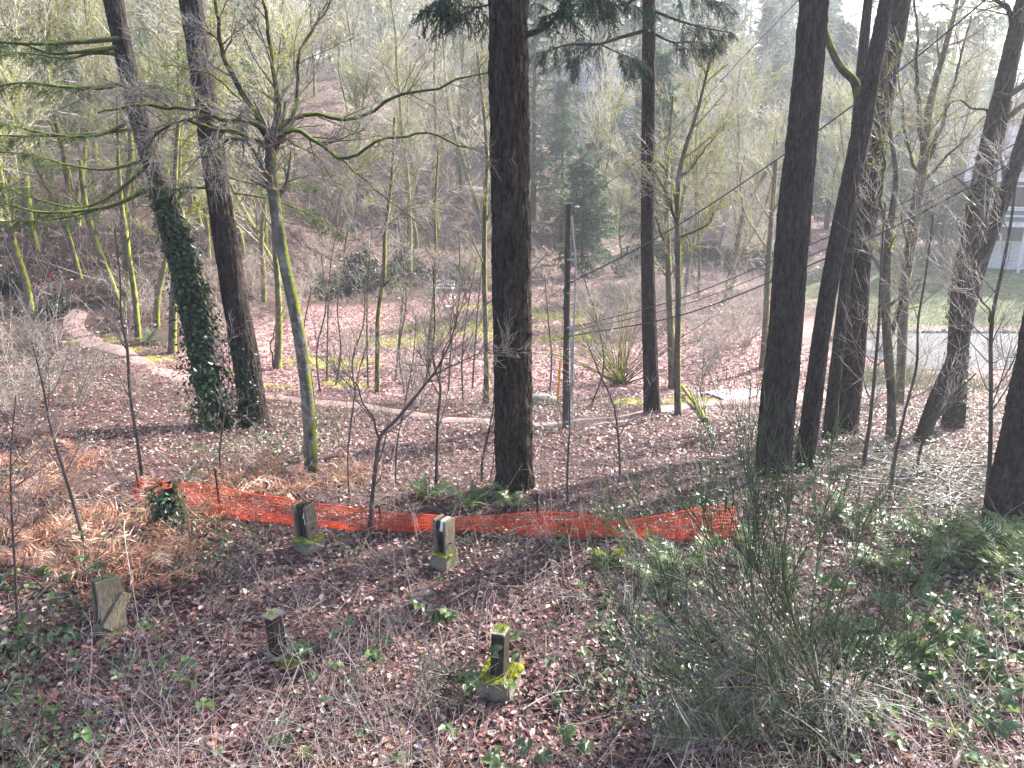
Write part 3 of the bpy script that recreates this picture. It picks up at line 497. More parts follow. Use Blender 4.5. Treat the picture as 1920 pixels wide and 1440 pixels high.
for k, (u, v, h) in enumerate([(600, 735, 260), (628, 722, 240), (668, 745, 230), (690, 728, 300), (760, 742, 280), (840, 735, 300), (868, 752, 270), (885, 730, 240), (590, 760, 220), (740, 715, 330), (1030, 735, 220), (1105, 760, 240)]):
    q = np.random.default_rng(190+k); d = q.normal(0, 14, 4).cumsum(); px_tree('thin_stem', 'thin bare stem growing at the near edge of the clearing', [(u, v, 4), (u+d[0], v-h*.3, 3.4), (u+d[1], v-h*.6, 2.8), (u+d[2], v-h, 2)], 190+k, mt='twig', moss=60, sides=6, depth=.03, k1=9, L1=.8, k2=5, k3=3, t0=.3, col=(.10, .085, .07), up=.08, flare=.1, group='thin stems at the clearing edge')

# ------------------------------------------------------------------ arching many-stemmed shrub by the pole
SHC, SHL = {}, {}
def stem_shrub(name, label, base, n, Lr, spread, seed, lean=(0, 0), col=(.13, .11, .08), k=5, droop=-.05, mt='mossbark', tw=PALE, r0=.016, group=None):
    o = thing(name, label, 'shrub', base, group=group); key = (name, n, mt, k) if name == 'bare_shrub' else None
    if key and len(SHC.get(key, [])) >= 3:
        for nm, me in zip(('stems', 'twigs'), SHC[key][seed % 3]): link(nm, me, o)
        s_ = Lr[1]/SHL[key]; o.scale = (s_, s_, s_); o.rotation_euler = (0, 0, seed*1.37); return o
    SHL.setdefault(key, Lr[1]); Lr = (Lr[0]*SHL[key]/Lr[1], SHL[key]) if key else Lr
    r = np.random.default_rng(seed); w, t = MB(), MB(); base = np.zeros(3)
    a = r.uniform(0, 6.283, n); th = spread*np.sqrt(r.random(n)); D = np.stack([np.cos(a)*np.sin(th)+lean[0], np.sin(a)*np.sin(th)+lean[1], np.cos(th)], -1)
    S = np.array(base)+np.stack([r.normal(0, .08, n), r.normal(0, .08, n), np.full(n, -.05)], -1); L = r.uniform(*Lr, n)
    P = grow(S, D, L, 12, .06, droop, r); Rr = taper(r.uniform(.5, 1.2, n)*r0, 13, .3); w.tubes(P, Rr, 4, jit(col, n, .2, r)); a_ = w.build('stems', M[mt], o)
    S, D, rr, tt = spawn(P, Rr, k, .3, 1., (.4, .9), r); P2 = grow(S, D, r.uniform(.2, .7, len(S)), 4, .12, droop, r); R2 = taper(np.full(len(S), .005), 5, .5); t.tubes(P2, R2, 3, jit(np.array(col)*.5+np.array(tw)*.5, len(S), .2, r))
    S, D, rr, tt = spawn(P2, R2, 4, .1, 1., (.4, 1.), r); P3 = grow(S, D, r.uniform(.1, .35, len(S)), 2, .14, 0, r); t.tubes(P3, taper(np.full(len(S), .003), 3, .5), 3, jit(tw, len(S), .2, r)); b_ = t.build('twigs', M['twig'], o)
    if key: SHC.setdefault(key, []).append((a_.data, b_.data))
    return o
stem_shrub('vine_maple', 'many-stemmed bare shrub fanning out beside the utility pole', G(1165, 722), 60, (2.2, 4.6), 1.0, 201, k=7, droop=-.035, r0=.024)
for k, (u, v, lab, n, L) in enumerate([(1330, 700, 'low bare shrub on the leafy ground right of the many-armed tree', 26, (1., 2.2)), (1380, 620, 'grey twiggy shrub in front of the brown-roofed house', 30, (1.5, 3.)), (780, 760, 'low tangle of bare stems at the near edge of the clearing', 26, (.5, 1.3)), (660, 700, 'fine bare shrub at the left edge of the clearing', 26, (1., 2.)),
   (60, 720, 'pale upright twigs of a bare shrub left of the path', 30, (1., 2.4)), (150, 760, 'pale bare shrub in the foreground slope left of the path', 26, (1., 2.2)), (1120, 640, 'bare twiggy shrub behind the utility pole', 30, (1.2, 2.6)), (1640, 760, 'grey bare shrub between the right-hand trunks', 26, (.8, 1.8)), (1890, 720, 'fine bare shrub on the verge by the grey road', 26, (1., 2.))]):
    stem_shrub('bare_shrub', lab, G(u, v), n, L, .6, 210+k, mt='twig', col=(.2, .17, .14), droop=-.015, r0=.008, group='bare twiggy shrubs')

SH2 = [(1120, 610, 'dense pale thicket right behind the utility pole'), (1175, 640, 'dense pale thicket behind the fanning shrub'), (1150, 570, 'dense pale thicket at the far side of the clearing, behind the pole'), (1310, 640, 'pale thicket right of the many-armed tree, upper one'), (1345, 670, 'pale thicket right of the many-armed tree, lower one'), (1400, 650, 'pale thicket left of the thick dark fir'), (1250, 620, 'pale thicket behind the many-armed tree'), (1210, 590, 'pale thicket behind the slender fir'), (1420, 590, 'pale thicket before the low outbuilding'), (1560, 640, 'pale thicket glimpsed behind the leaning forked fir'), (1650, 660, 'pale thicket behind the broad mossy-footed fir'), (1750, 740, 'pale thicket at the foot of the slanting trunk'), (1700, 700, 'pale thicket beyond the multi-stemmed tree'),
 (300, 600, 'pale thicket behind the ivy-wrapped trunk'), (430, 640, 'pale thicket between the two leaning firs and the clearing'), (370, 560, 'pale thicket on the slope above the leaning firs'), (560, 590, 'pale thicket at the left corner of the clearing'), (30, 780, 'pale thicket low at the left edge'), (480, 560, 'pale thicket behind the dark leaning fir')]
for k, (u, v, lab) in enumerate(SH2):
    q = G(u, v); sc_ = min(1.6, max(.8, q[1]/24)); stem_shrub('bare_shrub', lab, q, 34, (1.0*sc_, 2.7*sc_), .75, 240+k, mt='twig', col=(.30, .25, .21), droop=-.02, r0=.008*sc_, k=8, tw=(.50, .44, .37), group='pale twiggy thickets')
def leafy_shrub(label, p, size, n, seed, cols):
    r = np.random.default_rng(seed); o = thing('evergreen_shrub', label, 'shrub', p, group='dark evergreen shrubs on the bank'); a, b = MB(), MB(); m = 14
    D = nrm(np.stack([r.normal(0, .8, m), r.normal(0, .8, m), r.uniform(.3, 1.2, m)], -1)); P = grow(np.repeat(p[None], m, 0), D, r.uniform(.5, 1., m)*size*.6, 7, .12, 0, r); a.tubes(P, taper(np.full(m, .02), 8, .3), 4, (.08, .06, .05))
    S, D, _, _ = spawn(P, np.zeros(P.shape[:2]), n//m//12, .25, 1., (.4, 1.3), r); P2 = grow(S, D, r.uniform(.15, .4, len(S))*size*.5, 2, .12, 0, r); a.tubes(P2, taper(np.full(len(S), .006), 3, .4), 3, (.10, .08, .06))
    S, D, _, _ = spawn(P2, np.zeros(P2.shape[:2]), 12, .1, 1., (.5, 1.4), r); n = len(S); b.inst(*LEAF6, S+D*.06, frames(D+np.array([0, 0, .9])+r.normal(0, .4, (n, 3)), r), r.uniform(.07, .15, n), pick(cols, [3, 2, 2], n, .2, r)); part(a, 'stems', M['twig'], o); stuff(part(b, 'leaves', M['leaf'], o, False))
DK = [(.022, .04, .022), (.035, .06, .03), (.05, .07, .05)]
for k, (u, v, sz, lab) in enumerate([(610, 555, 2.0, 'dark evergreen shrub at the left foot of the bank behind the clearing'), (655, 545, 2.4, 'dark evergreen shrub on the bank left of the slim mossy tree'), (700, 538, 2.6, 'dark evergreen shrub on the bank just behind the slim mossy tree'), (745, 534, 2.4, 'dark evergreen shrub on the bank right of the slim mossy tree'), (785, 530, 2.0, 'dark evergreen shrub on the bank left of the white bench'), (680, 500, 2.2, 'dark evergreen shrub higher up the bank behind the clearing'), (760, 495, 1.8, 'dark evergreen shrub high on the bank, above the white bench'), (30, 545, 1.4, 'dark low evergreen shrub at the left edge by the marker post'), (105, 590, 1.1, 'dark low evergreen shrub beside the bend of the path'), (1100, 520, 2.2, 'dark evergreen shrub far behind the utility pole'), (1170, 520, 2.0, 'dark evergreen shrub left of the slender fir, far back'), (860, 520, 1.6, 'dark evergreen shrub on the bank right of the white bench')]):
    leafy_shrub(lab, np.array(G(u, v)), sz, 1900, 280+k, DK)

# ------------------------------------------------------------------ broom in the right foreground
r = np.random.default_rng(77); bb = G(1556, 1345); o = thing('broom_shrub', 'big wispy green broom bush with grey dead lower stems, right foreground', 'shrub', bb)
yb = bb[1]; st, gr, de = MB(), MB(), MB()
MAIN = [([(1556, 1345), (1515, 1240), (1485, 1150), (1468, 1040), (1478, 960), (1462, 880)], .3, .02), ([(1556, 1345), (1480, 1300), (1400, 1262), (1280, 1236), (1200, 1200), (1165, 1130)], -.3, .016), ([(1556, 1345), (1490, 1320), (1420, 1290), (1330, 1290), (1240, 1290)], -.6, .012),
 ([(1556, 1345), (1590, 1260), (1640, 1190), (1690, 1140), (1740, 1090)], .4, .012), ([(1556, 1345), (1560, 1240), (1575, 1140), (1600, 1060), (1620, 980)], .5, .013), ([(1540, 1310), (1470, 1200), (1400, 1110), (1340, 1030), (1300, 960)], .1, .013), ([(1530, 1290), (1440, 1210), (1350, 1130), (1260, 1080), (1190, 1060)], .2, .012),
 ([(1520, 1260), (1440, 1120), (1400, 1010), (1370, 920), (1340, 840)], .7, .011), ([(1556, 1345), (1520, 1200), (1530, 1080), (1545, 960), (1560, 900)], .2, .011), ([(1556, 1345), (1600, 1300), (1660, 1270), (1720, 1230)], -.2, .009), ([(1540, 1320), (1450, 1280), (1350, 1230), (1270, 1180), (1225, 1120)], -.1, .011), ([(1550, 1335), (1470, 1370), (1380, 1390), (1290, 1380)], -.8, .009), ([(1550, 1335), (1530, 1390), (1480, 1430)], -.6, .008), ([(1500, 1200), (1430, 1080), (1420, 980), (1410, 900), (1400, 830)], .6, .01)]
Pm = []
for pts, dy, r0 in MAIN:
    A = curve_pts(np.array([at(u, v, yb+dy*k/(len(pts)-1)) for k, (u, v) in enumerate(pts)]), 16); A[:, 2] = np.maximum(A[:, 2], terrain(A[:, 0], A[:, 1])+.02); A[0, 2] -= .05*(pts[0][1] == 1345); st.tubes(A, np.linspace(r0, r0*.35, 16), 5, (.12, .11, .05)); Pm.append(A)
Pm = np.array(Pm); Rm = np.full(Pm.shape[:2], .006)
S, D, _, t = spawn(Pm, Rm, 14, .15, 1., (.3, .8), r); D[:, 2] += .6; P1 = grow(S, D, r.uniform(.4, 1.0, len(S)), 8, .05, .04, r); R1 = taper(np.full(len(S), .0045), 9, .45); gr.tubes(P1, R1, 3, jit((.04, .07, .028), len(S), .2, r))
S, D, _, t = spawn(P1, R1, 11, .1, 1., (.2, .55), r); D[:, 2] += .25; P2 = grow(S, D, r.uniform(.15, .42, len(S)), 4, .04, .02, r); gr.tubes(P2, taper(np.full(len(S), .0032), 5, .6), 3, jit((.045, .078, .03), len(S), .25, r))
S, D, _, t = spawn(Pm[[1, 2, 6, 10, 11, 12]], Rm[[1, 2, 6, 10, 11, 12]], 48, .1, 1., (.4, 1.2), r); D[:, 2] -= .15; P3 = grow(S, D, r.uniform(.3, .8, len(S)), 6, .09, -.04, r); de.tubes(P3, taper(np.full(len(S), .004), 7, .5), 3, jit((.24, .22, .18), len(S), .25, r))
S, D, _, t = spawn(P3, np.zeros(P3.shape[:2]), 6, .1, 1., (.3, .9), r); P4 = grow(S, D, r.uniform(.1, .3, len(S)), 4, .09, -.05, r); de.tubes(P4, taper(np.full(len(S), .0028), 5, .5), 3, jit((.2, .185, .155), len(S), .25, r))
n = 90; S = np.array(bb)+np.stack([r.normal(0, .1, n), r.normal(0, .1, n), r.uniform(0, .35, n)], -1); D = nrm(np.stack([r.normal(-.1, .7, n), r.normal(-.5, .6, n), r.uniform(.0, .8, n)], -1)); P5 = grow(S, D, r.uniform(.4, .9, n), 7, .08, -.09, r); de.tubes(P5, taper(np.full(n, .0045), 8, .5), 3, jit((.36, .34, .29), n, .2, r))
part(st, 'main_stems', M['twig'], o); part(gr, 'green_whips', M['twig'], o); part(de, 'dead_stems', M['twig'], o)

# ------------------------------------------------------------------ ivy on trunks
IVY = [(.035, .07, .03), (.06, .105, .04), (.024, .05, .026)]
def ivy(label, C, rr, z0, z1, n, seed, width=1.0, side=None, sz=.075, cols=IVY, thick=.13):
    r = np.random.default_rng(seed); k = np.where((C[:, 2] >= z0) & (C[:, 2] <= z1))[0]; o = thing('ivy', label, 'ivy', C[k[0]]-np.array([0, 0, .2])); s, l = MB(), MB()
    for q in range(9):                                    # creeping stems
        kk = np.linspace(k[0], k[-1], 26).astype(int); th = (side if side is not None else 0)+r.uniform(-1.7, 1.7)*width+np.cumsum(r.normal(0, .1, 26))
        P = C[kk]+np.stack([np.cos(th), np.sin(th), 0*th], -1)*(rr[kk]*1.1+.01)[:, None]; s.tubes(P, np.linspace(.016, .006, 26), 4, (.09, .07, .055))
    t = r.beta(1.0, 1.15, n); i = (k[0]+t*(k[-1]-k[0])).astype(int); th = r.normal(side if side is not None else 0, 1.15*width, n) if side is not None else r.uniform(0, 6.283, n)
    env = fbm(np.stack([np.cos(th)*2+seed, np.sin(th)*2, C[i, 2]*1.5], -1)); keep = env+r.normal(0, .05, n) > .36+.16*t**3; i, th, t, env = i[keep], th[keep], t[keep], env[keep]; n = len(i)
    out = np.stack([np.cos(th), np.sin(th), 0*th], -1); d = rr[i]*1.02+r.random(n)**2*thick*(1.15-t)*(.4+1.4*env)+.012
    nv = nrm(out+r.normal(0, .45, (n, 3))+np.array([0, 0, .45])); l.inst(*LEAF6, C[i]+out*d[:, None]+np.stack([0*d, 0*d, r.normal(0, .04, n)], -1), frames(nv, r), r.uniform(.6, 1.25, n)*sz, pick(cols, [3, 2, 2], n, .2, r))
    part(s, 'creeping_stems', M['twig'], o); stuff(part(l, 'leaves', M['leaf'], o, False)); return o
_rA = np.interp(np.arange(len(CA)), [0, len(CA)*.5], [.24, .2])
ivy('dense dark green ivy wrapping the leaning fir at the left', CA, _rA, CA[0, 2], 4.6, 4600, 301, side=-.6, width=1.0, thick=.42, sz=.11)
ivy('thin ivy climbing the foot of the dark fir beside the wrapped one', CB, np.full(len(CB), .27), CB[0, 2], 1.5, 700, 302, side=-1.6, width=.5, thick=.12, sz=.085)
_k = next(o for o in bpy.data.objects if o.get('label', '').startswith('dark-barked leaning tree'))
_P, _R = px_axis([(1787, 802, 36), (1796, 640, 33), (1806, 520, 35), (1823, 440, 36), (1846, 320, 36), (1876, 190, 33)], G(1787, 802)[1], 0); _c = curve_pts(np.concatenate([_P, _R[:, None]], 1), 200)
ivy('sunlit yellow-green ivy strands on the leaning tree near the right edge', _c[:, :3], _c[:, 3], _c[0, 2]+.3, 6.6, 1500, 303, side=.5, width=1.2, thick=.12, sz=.085, cols=[(.08, .12, .035), (.13, .17, .04), (.05, .08, .03)])

# ------------------------------------------------------------------ posts and concrete footings left standing in the leaves
def box(mb, c, size, rot, col, jitter=.004, r=rng, taper_top=1.):
    s = np.array([[-1, -1, -1], [1, -1, -1], [1, 1, -1], [-1, 1, -1], [-1, -1, 1], [1, -1, 1], [1, 1, 1], [-1, 1, 1]])*.5
    v = s*np.asarray(size); v[4:, :2] *= taper_top; v = v+r.normal(0, jitter, v.shape); V = v@np.asarray(rot).T+np.asarray(c)
    mb.add(V, [[0, 3, 2, 1], [4, 5, 6, 7], [0, 1, 5, 4], [1, 2, 6, 5], [2, 3, 7, 6], [3, 0, 4, 7]], col)
def rotm(rz=0, rx=0, ry=0):
    from mathutils import Euler
    return np.array(Euler((rx, ry, rz), 'ZXY').to_matrix() if False else Euler((rx, ry, rz), 'XYZ').to_matrix())
def bev(o, w=.008):
    m = o.modifiers.new('bevel', 'BEVEL'); m.width = w; m.segments = 2; return o
def tuftpatch(mb, c, size, rot, n, h, col, r=rng, ring=None):
    q = r.uniform(-.5, .5, (n, 2))
    if ring is not None: q = q[(np.abs(q[:, 0]) > ring) | (np.abs(q[:, 1]) > ring)]
    n = len(q); p = np.stack([q[:, 0]*size[0], q[:, 1]*size[1], np.zeros(n)], -1)@np.asarray(rot).T+np.asarray(c)
    lum = fbm(p*14)[:, None]; d = nrm(r.normal(0, .5, (n, 3))+np.array([0, 0, 1.])); blades(mb, p-d*.01, d, h*r.uniform(.5, 1.2, n)*(.5+lum[:, 0]), h*.45, jit(col, n, .25, r)*(.7+.6*lum), r)
def lump(mb, c, size, col, r=rng, k=12, amp=.25, seed=0.):          # knobbly mound
    th, ph = np.meshgrid(np.linspace(0, 2*math.pi, k, endpoint=False), np.linspace(0, math.pi, k//2+1)); d = np.stack([np.cos(th)*np.sin(ph), np.sin(th)*np.sin(ph), np.cos(ph)], -1)
    V = d*(1+amp*(fbm(d*2.2+seed)-.5)*2)[..., None]*np.asarray(size)*.5+np.asarray(c); h = k//2+1
    i = (np.arange(h-1)[:, None]*k); j = np.arange(k)[None]; mb.add(V.reshape(-1, 3), np.stack([i+j, i+k+j, i+k+(j+1) % k, i+(j+1) % k], -1).reshape(-1, 4), col)
WOOD, WOODD, CONC, LIME = (.19, .155, .11), (.055, .042, .034), (.24, .225, .17), (.38, .42, .05)
def footing(o, base, w, h, rot, moss_n, tt=.88):
    m_ = MB(); box(m_, base+np.array([0, 0, h/2-.06]), (w, w, h+.12), rot, CONC, .006, taper_top=tt); bev(part(m_, 'footing', M['concrete'], o, False), .012)
    if moss_n:
        t_ = MB(); tuftpatch(t_, base+np.array([0, 0, h]), (w*tt*1.02, w*tt*1.02), rot, moss_n, .045, LIME, ring=.26)
        for q in range(14):
            e = rng.uniform(-.5, .5); sd = rng.choice([-1, 1]); f = base+rot@np.array([e*w*.85, sd*w*.44, 0] if rng.random() < .6 else [sd*w*.44, e*w*.85, 0]); lump(t_, f+np.array([0, 0, h-.005]), (rng.uniform(.05, .11),)*2+(.05,), np.array(LIME)*.8, k=8, seed=q)
        part(t_, 'moss', M['moss'], o)
# post 3: square post on a mossy block in the near middle
b = G(938, 1296); o = thing('footing_post', 'square dark post on a bright mossy concrete block, nearest the camera', 'post', b); rt = rotm(R_(-20)); b = np.array(b)
footing(o, b, .36, .22, rt, 1500); m_ = MB(); box(m_, b+np.array([0, 0, .20+.24]), (.135, .16, .50), rotm(R_(-20), 0, R_(1.5)), WOODD); bev(part(m_, 'post', M['wood'], o, False))
m_ = MB(); box(m_, b+np.array([0, 0, .697]), (.138, .163, .014), rotm(R_(-20)), (.2, .19, .15)); tuftpatch(m_, b+np.array([.0, .015, .70]), (.11, .12), rt, 160, .04, LIME); part(m_, 'post_top', M['endgrain'], o, False)
m_ = MB(); m_.tubes(np.array([b+rt@np.array([-.01, -.08, .33]), b+rt@np.array([-.01, -.105, .33]), b+rt@np.array([-.01, -.12, .325])]), np.array([.012, .012, .012]), 8, (.16, .14, .13)); m_.tubes(np.array([b+rt@np.array([-.012, -.08, .28]), b+rt@np.array([-.012, -.10, .28])]), np.array([.012, .012]), 8, (.15, .13, .12)); part(m_, 'bolt', M['metal'], o)
# post 2: boxed post with a white tag over its top
def boxed_post(label, u, v, w, dpt, h, fh, yaw, tilt, moss_n, seed):
    b = np.array(G(u, v)); o = thing('footing_post', label, 'post', b); rt = rotm(yaw); rr_ = rotm(yaw, 0, tilt); footing(o, b, w*1.32, fh, rt, moss_n, .9); z0 = fh-.02
    for sx in (-1, 1):
        m_ = MB(); box(m_, b+rr_@np.array([sx*(w/2-.022), 0, z0+h/2]), (.04, dpt, h), rr_, WOOD); bev(part(m_, 'side_board', M['wood'], o, False), .006)
    m_ = MB(); box(m_, b+rr_@np.array([0, dpt*.14, z0+h/2-.015]), (w-.085, dpt*.66, h-.03), rr_, WOODD); bev(part(m_, 'core', M['wood'], o, False), .006)
    m_ = MB(); m_.tubes(np.array([b+rr_@np.array([w/2-.004, -.02, z0+h*.36]), b+rr_@np.array([w/2+.03, -.02, z0+h*.36])]), np.array([.014, .012]), 8, (.06, .05, .045)); part(m_, 'bolt', M['metal'], o)
    return o, b, rr_, z0
o, b, rr_, z0 = boxed_post('boxed timber post with a white tag folded over its top, before the netting', 834, 1060, .21, .19, .50, .20, R_(-33), 0, 420, 1)
m_ = MB(); box(m_, b+rr_@np.array([0, -.045, z0+.42]), (.13, .05, .13), rr_, WOODD); part(m_, 'front_block', M['wood'], o, False)
m_ = MB(); ww = .024; tp = [(.05, .06, .506), (.045, -.02, .507), (.04, -.078, .50), (.03, -.082, .42), (.022, -.083, .35)]
for q in range(len(tp)-1):
    A, B = np.array(tp[q]), np.array(tp[q+1]); V = np.array([A-[ww, 0, 0], A+[ww, 0, 0], B+[ww, 0, 0], B-[ww, 0, 0]]); V = np.concatenate([V, V+np.array([0, .003, -.003])]); m_.add((V+np.array([0, 0, z0]))@rr_.T+b, [[0, 1, 2, 3], [7, 6, 5, 4], [0, 4, 5, 1], [2, 6, 7, 3], [1, 5, 6, 2], [3, 7, 4, 0]], (.75, .76, .78))
part(m_, 'tag', M['paint'], o, False)
# post 1: open boxed post with a white paper inside
o, b, rr_, z0 = boxed_post('open-fronted boxed timber post holding a white paper strip, overlapping the netting', 580, 1030, .25, .20, .50, .17, R_(-28), R_(-4), 260, 2)
m_ = MB(); box(m_, b+rr_@np.array([.03, -.047, z0+.36]), (.018, .004, .10), rr_@rotm(0, 0, R_(14)), (.78, .78, .8)); box(m_, b+rr_@np.array([.04, -.047, z0+.27]), (.022, .004, .10), rr_, (.78, .78, .8)); part(m_, 'paper_strip', M['paint'], o, False)
m_ = MB(); tuftpatch(m_, b+rr_@np.array([0, .02, z0+.495]), (.2, .15), rr_, 150, .03, (.09, .11, .05)); part(m_, 'moss', M['moss'], o)
# post 4: leaning broad post with a nailed diagonal board, left
b = np.array(G(208, 1186)); o = thing('footing_post', 'broad leaning timber post with a diagonal board, in the brown ferns at the left', 'post', b); rt = rotm(R_(-40), R_(-4), R_(-9)); footing(o, b, .30, .10, rotm(R_(-40)), 0)
for nm, c, s, q in (('plank', (.135, 0, .36), (.045, .27, .58), rt), ('plank', (-.10, .02, .34), (.045, .24, .54), rt), ('core', (.01, .05, .31), (.17, .15, .50), rt)):
    m_ = MB(); box(m_, b+rt@np.array(c), s, q, WOOD if nm == 'plank' else WOODD); bev(part(m_, nm, M['wood'], o, False))
m_ = MB(); box(m_, b+rt@np.array([.185, .03, .28]), (.04, .13, .42), rt@rotm(0, R_(-38)), WOOD); bev(part(m_, 'diagonal_board', M['wood'], o, False))
m_ = MB(); box(m_, b+rt@np.array([.0, .02, .615]), (.2, .22, .03), rt, (.13, .14, .07)); tuftpatch(m_, b+rt@np.array([-.03, .02, .63]), (.18, .2), rt, 220, .03, (.10, .12, .05)); part(m_, 'post_top', M['endgrain'], o, False)
# post 5: short split post with a fallen plank
b = np.array(G(524, 1232)); o = thing('footing_post', 'short split dark post with a rotting plank at its foot, left of the mossy block', 'post', b); rt = rotm(R_(-35), 0, R_(-6)); footing(o, b, .24, .06, rotm(R_(-35)), 0)
m_ = MB(); box(m_, b+rt@np.array([0, 0, .25]), (.13, .14, .48), rt, WOODD); bev(part(m_, 'post', M['wood'], o, False))
m_ = MB(); box(m_, b+rt@np.array([.0, .01, .497]), (.18, .19, .022), rt, (.24, .22, .17)); tuftpatch(m_, b+rt@np.array([-.02, 0, .51]), (.09, .08), rt, 70, .03, LIME); bev(part(m_, 'cap_board', M['endgrain'], o, False), .004)
m_ = MB(); box(m_, b+np.array([.22, -.02, .12]), (.04, .11, .42), rotm(R_(-50), R_(38), R_(42)), (.26, .23, .17)); bev(part(m_, 'fallen_plank', M['wood'], o, False)); m_ = MB(); tuftpatch(m_, b+np.array([.16, -.16, .03]), (.22, .16), rotm(.4), 260, .05, LIME); part(m_, 'moss', M['moss'], o)
# post 6: rotten stub between two mossed blocks
b = np.array(G(1140, 1060)); o = thing('footing_post', 'low rotten stub between two lime-green mossy blocks, below the netting', 'post', b); m_ = MB(); box(m_, b+np.array([0, .03, .09]), (.10, .10, .22), rotm(.3), (.05, .04, .035)); bev(part(m_, 'stub', M['wood'], o, False))
for q, (dx, rz) in enumerate(((-.13, .5), (.14, -.3))):
    m_ = MB(); rt = rotm(rz, 0, -.25*np.sign(dx)); box(m_, b+np.array([dx, -.02, .07]), (.13, .15, .26), rt, CONC, .01); tuftpatch(m_, b+np.array([dx, -.02, .2]), (.14, .16), rt, 300, .04, LIME)
    n = 420; e = rng.uniform(-.5, .5, (n, 3)); e[:, 0] = np.where(rng.random(n) < .5, np.sign(e[:, 0])*.5, e[:, 0]); e[:, 1] = np.where(np.abs(e[:, 0]) < .5, -.5, e[:, 1]); p = (e*np.array([.13, .15, .26]))@rt.T+b+np.array([dx, -.02, .07]); blades(m_, p, nrm(rng.normal(0, .5, (n, 3))+np.array([0, -.6, .4])), .035, .016, jit(LIME, n, .25)); part(m_, 'mossy_block', M['moss'], o, False)

# ------------------------------------------------------------------ orange safety netting and its stakes
top = [(255, 900), (330, 905), (400, 914), (470, 925), (560, 941), (640, 951), (720, 960), (800, 966), (870, 970), (930, 967), (1008, 961), (1060, 962), (1110, 968), (1170, 977), (1230, 968), (1290, 957), (1362, 950), (1378, 952)]
bot = [(255, 940), (330, 958), (400, 972), (470, 978), (560, 986), (640, 993), (720, 998), (800, 998), (870, 999), (930, 1001), (1008, 1004), (1060, 1006), (1110, 1008), (1170, 1008), (1230, 1012), (1290, 1014), (1362, 1008), (1378, 1006)]
BT = np.array([G(*p) for p in bot]); TP = np.array([at(u, v, BT[k, 1]+.03) for k, (u, v) in enumerate(top)]); BT[:, 2] += .02
nc, nr = 250, 13; Bc, Tc = curve_pts(BT, nc), curve_pts(TP, nc); v = np.linspace(0, 1, nr)
def net(mb, Bc, Tc, v, bulge, seed, th=.0042):
    g = Bc[:, None]*(1-v)[None, :, None]+Tc[:, None]*v[None, :, None]; uu = np.arange(len(Bc))*.037
    w = fbm(np.stack([np.broadcast_to(uu[:, None]*3.2, g.shape[:2]), np.broadcast_to(v[None]*2.5, g.shape[:2]), np.full(g.shape[:2], seed)], -1), 3)-.5
    g = g+np.stack([w*.05, -bulge*np.sin(v*math.pi)[None]*(.6+1.6*(w+.5))+w*.10, w*.045*np.sin(v*math.pi)[None]], -1)
    cc = jit((.95, .15, .05), 1, 0, hue=0)[0]
    thick = np.where((np.arange(g.shape[1]) % 12 == 0), 1.7, 1.0); mb.tubes(g.transpose(1, 0, 2), np.broadcast_to((th*1.25*thick)[:, None], (g.shape[1], g.shape[0])), 4, cc)
    mb.tubes(g, np.full(g.shape[:2], th), 3, cc)
o = thing('safety_netting', 'sagging orange plastic safety netting strung between the dark stakes', 'netting', BT[9]); m_ = MB(); net(m_, Bc, Tc, v, .07, 1.); stuff(part(m_, 'mesh_sheet', M['plastic'], o))
a0, a1 = 120, 250; Fb = Bc[a0:a1]+np.array([0, -.10, .04]); m_ = MB(); Ft = (Tc[a0:a1]*.75+Bc[a0:a1]*.25)+np.array([0, -.05, 0]); net(m_, Fb, Ft, np.linspace(0, 1, 8), .04, 4.); stuff(part(m_, 'folded_layer', M['plastic'], o))
for lab, pa, pb, w in (('black netting stake standing tall in the middle of the netting', (1010, 1004), (1007, 925), .016), ('black netting stake at the right end of the netting', (1361, 1010), (1362, 932), .017), ('short dark stake poking up behind the left stretch of netting', (412, 975), (403, 878), .016), ('thin dark stake behind the forked sapling', (716, 1000), (711, 950), .013), ('tilted dark stake just left of the central fir', (922, 1002), (932, 958), .012), ('thin dark stake at the far left end of the netting', (262, 945), (254, 880), .013)):
    b = np.array(G(*pa)); b[1] += .05; o = thing('fence_stake', lab, 'stake', b, group='dark stakes holding the netting'); e = at(*pb, b[1]); m_ = MB(); ax = e-b; s_ = b-np.array([0, 0, .1])
    m_.tubes(np.linspace(s_, e, 5), np.full(5, w), 6, (.022, .02, .02)); m_.tubes(np.linspace(e, e+nrm(ax)*.012, 2), np.array([w*1.15, w*.5]), 6, (.03, .03, .03)); part(m_, 'shaft', M['metal'], o)
    m_ = MB(); m_.tubes(np.array([b+ax*.6+[-w, -w, 0], b+ax*.6+[-w*2.2, -w*1.3, .01], b+ax*.6+[-w*1.2, -w*2, -.01]]), np.full(3, .004), 4, (.03, .03, .03)); part(m_, 'wire_tie', M['metal'], o)

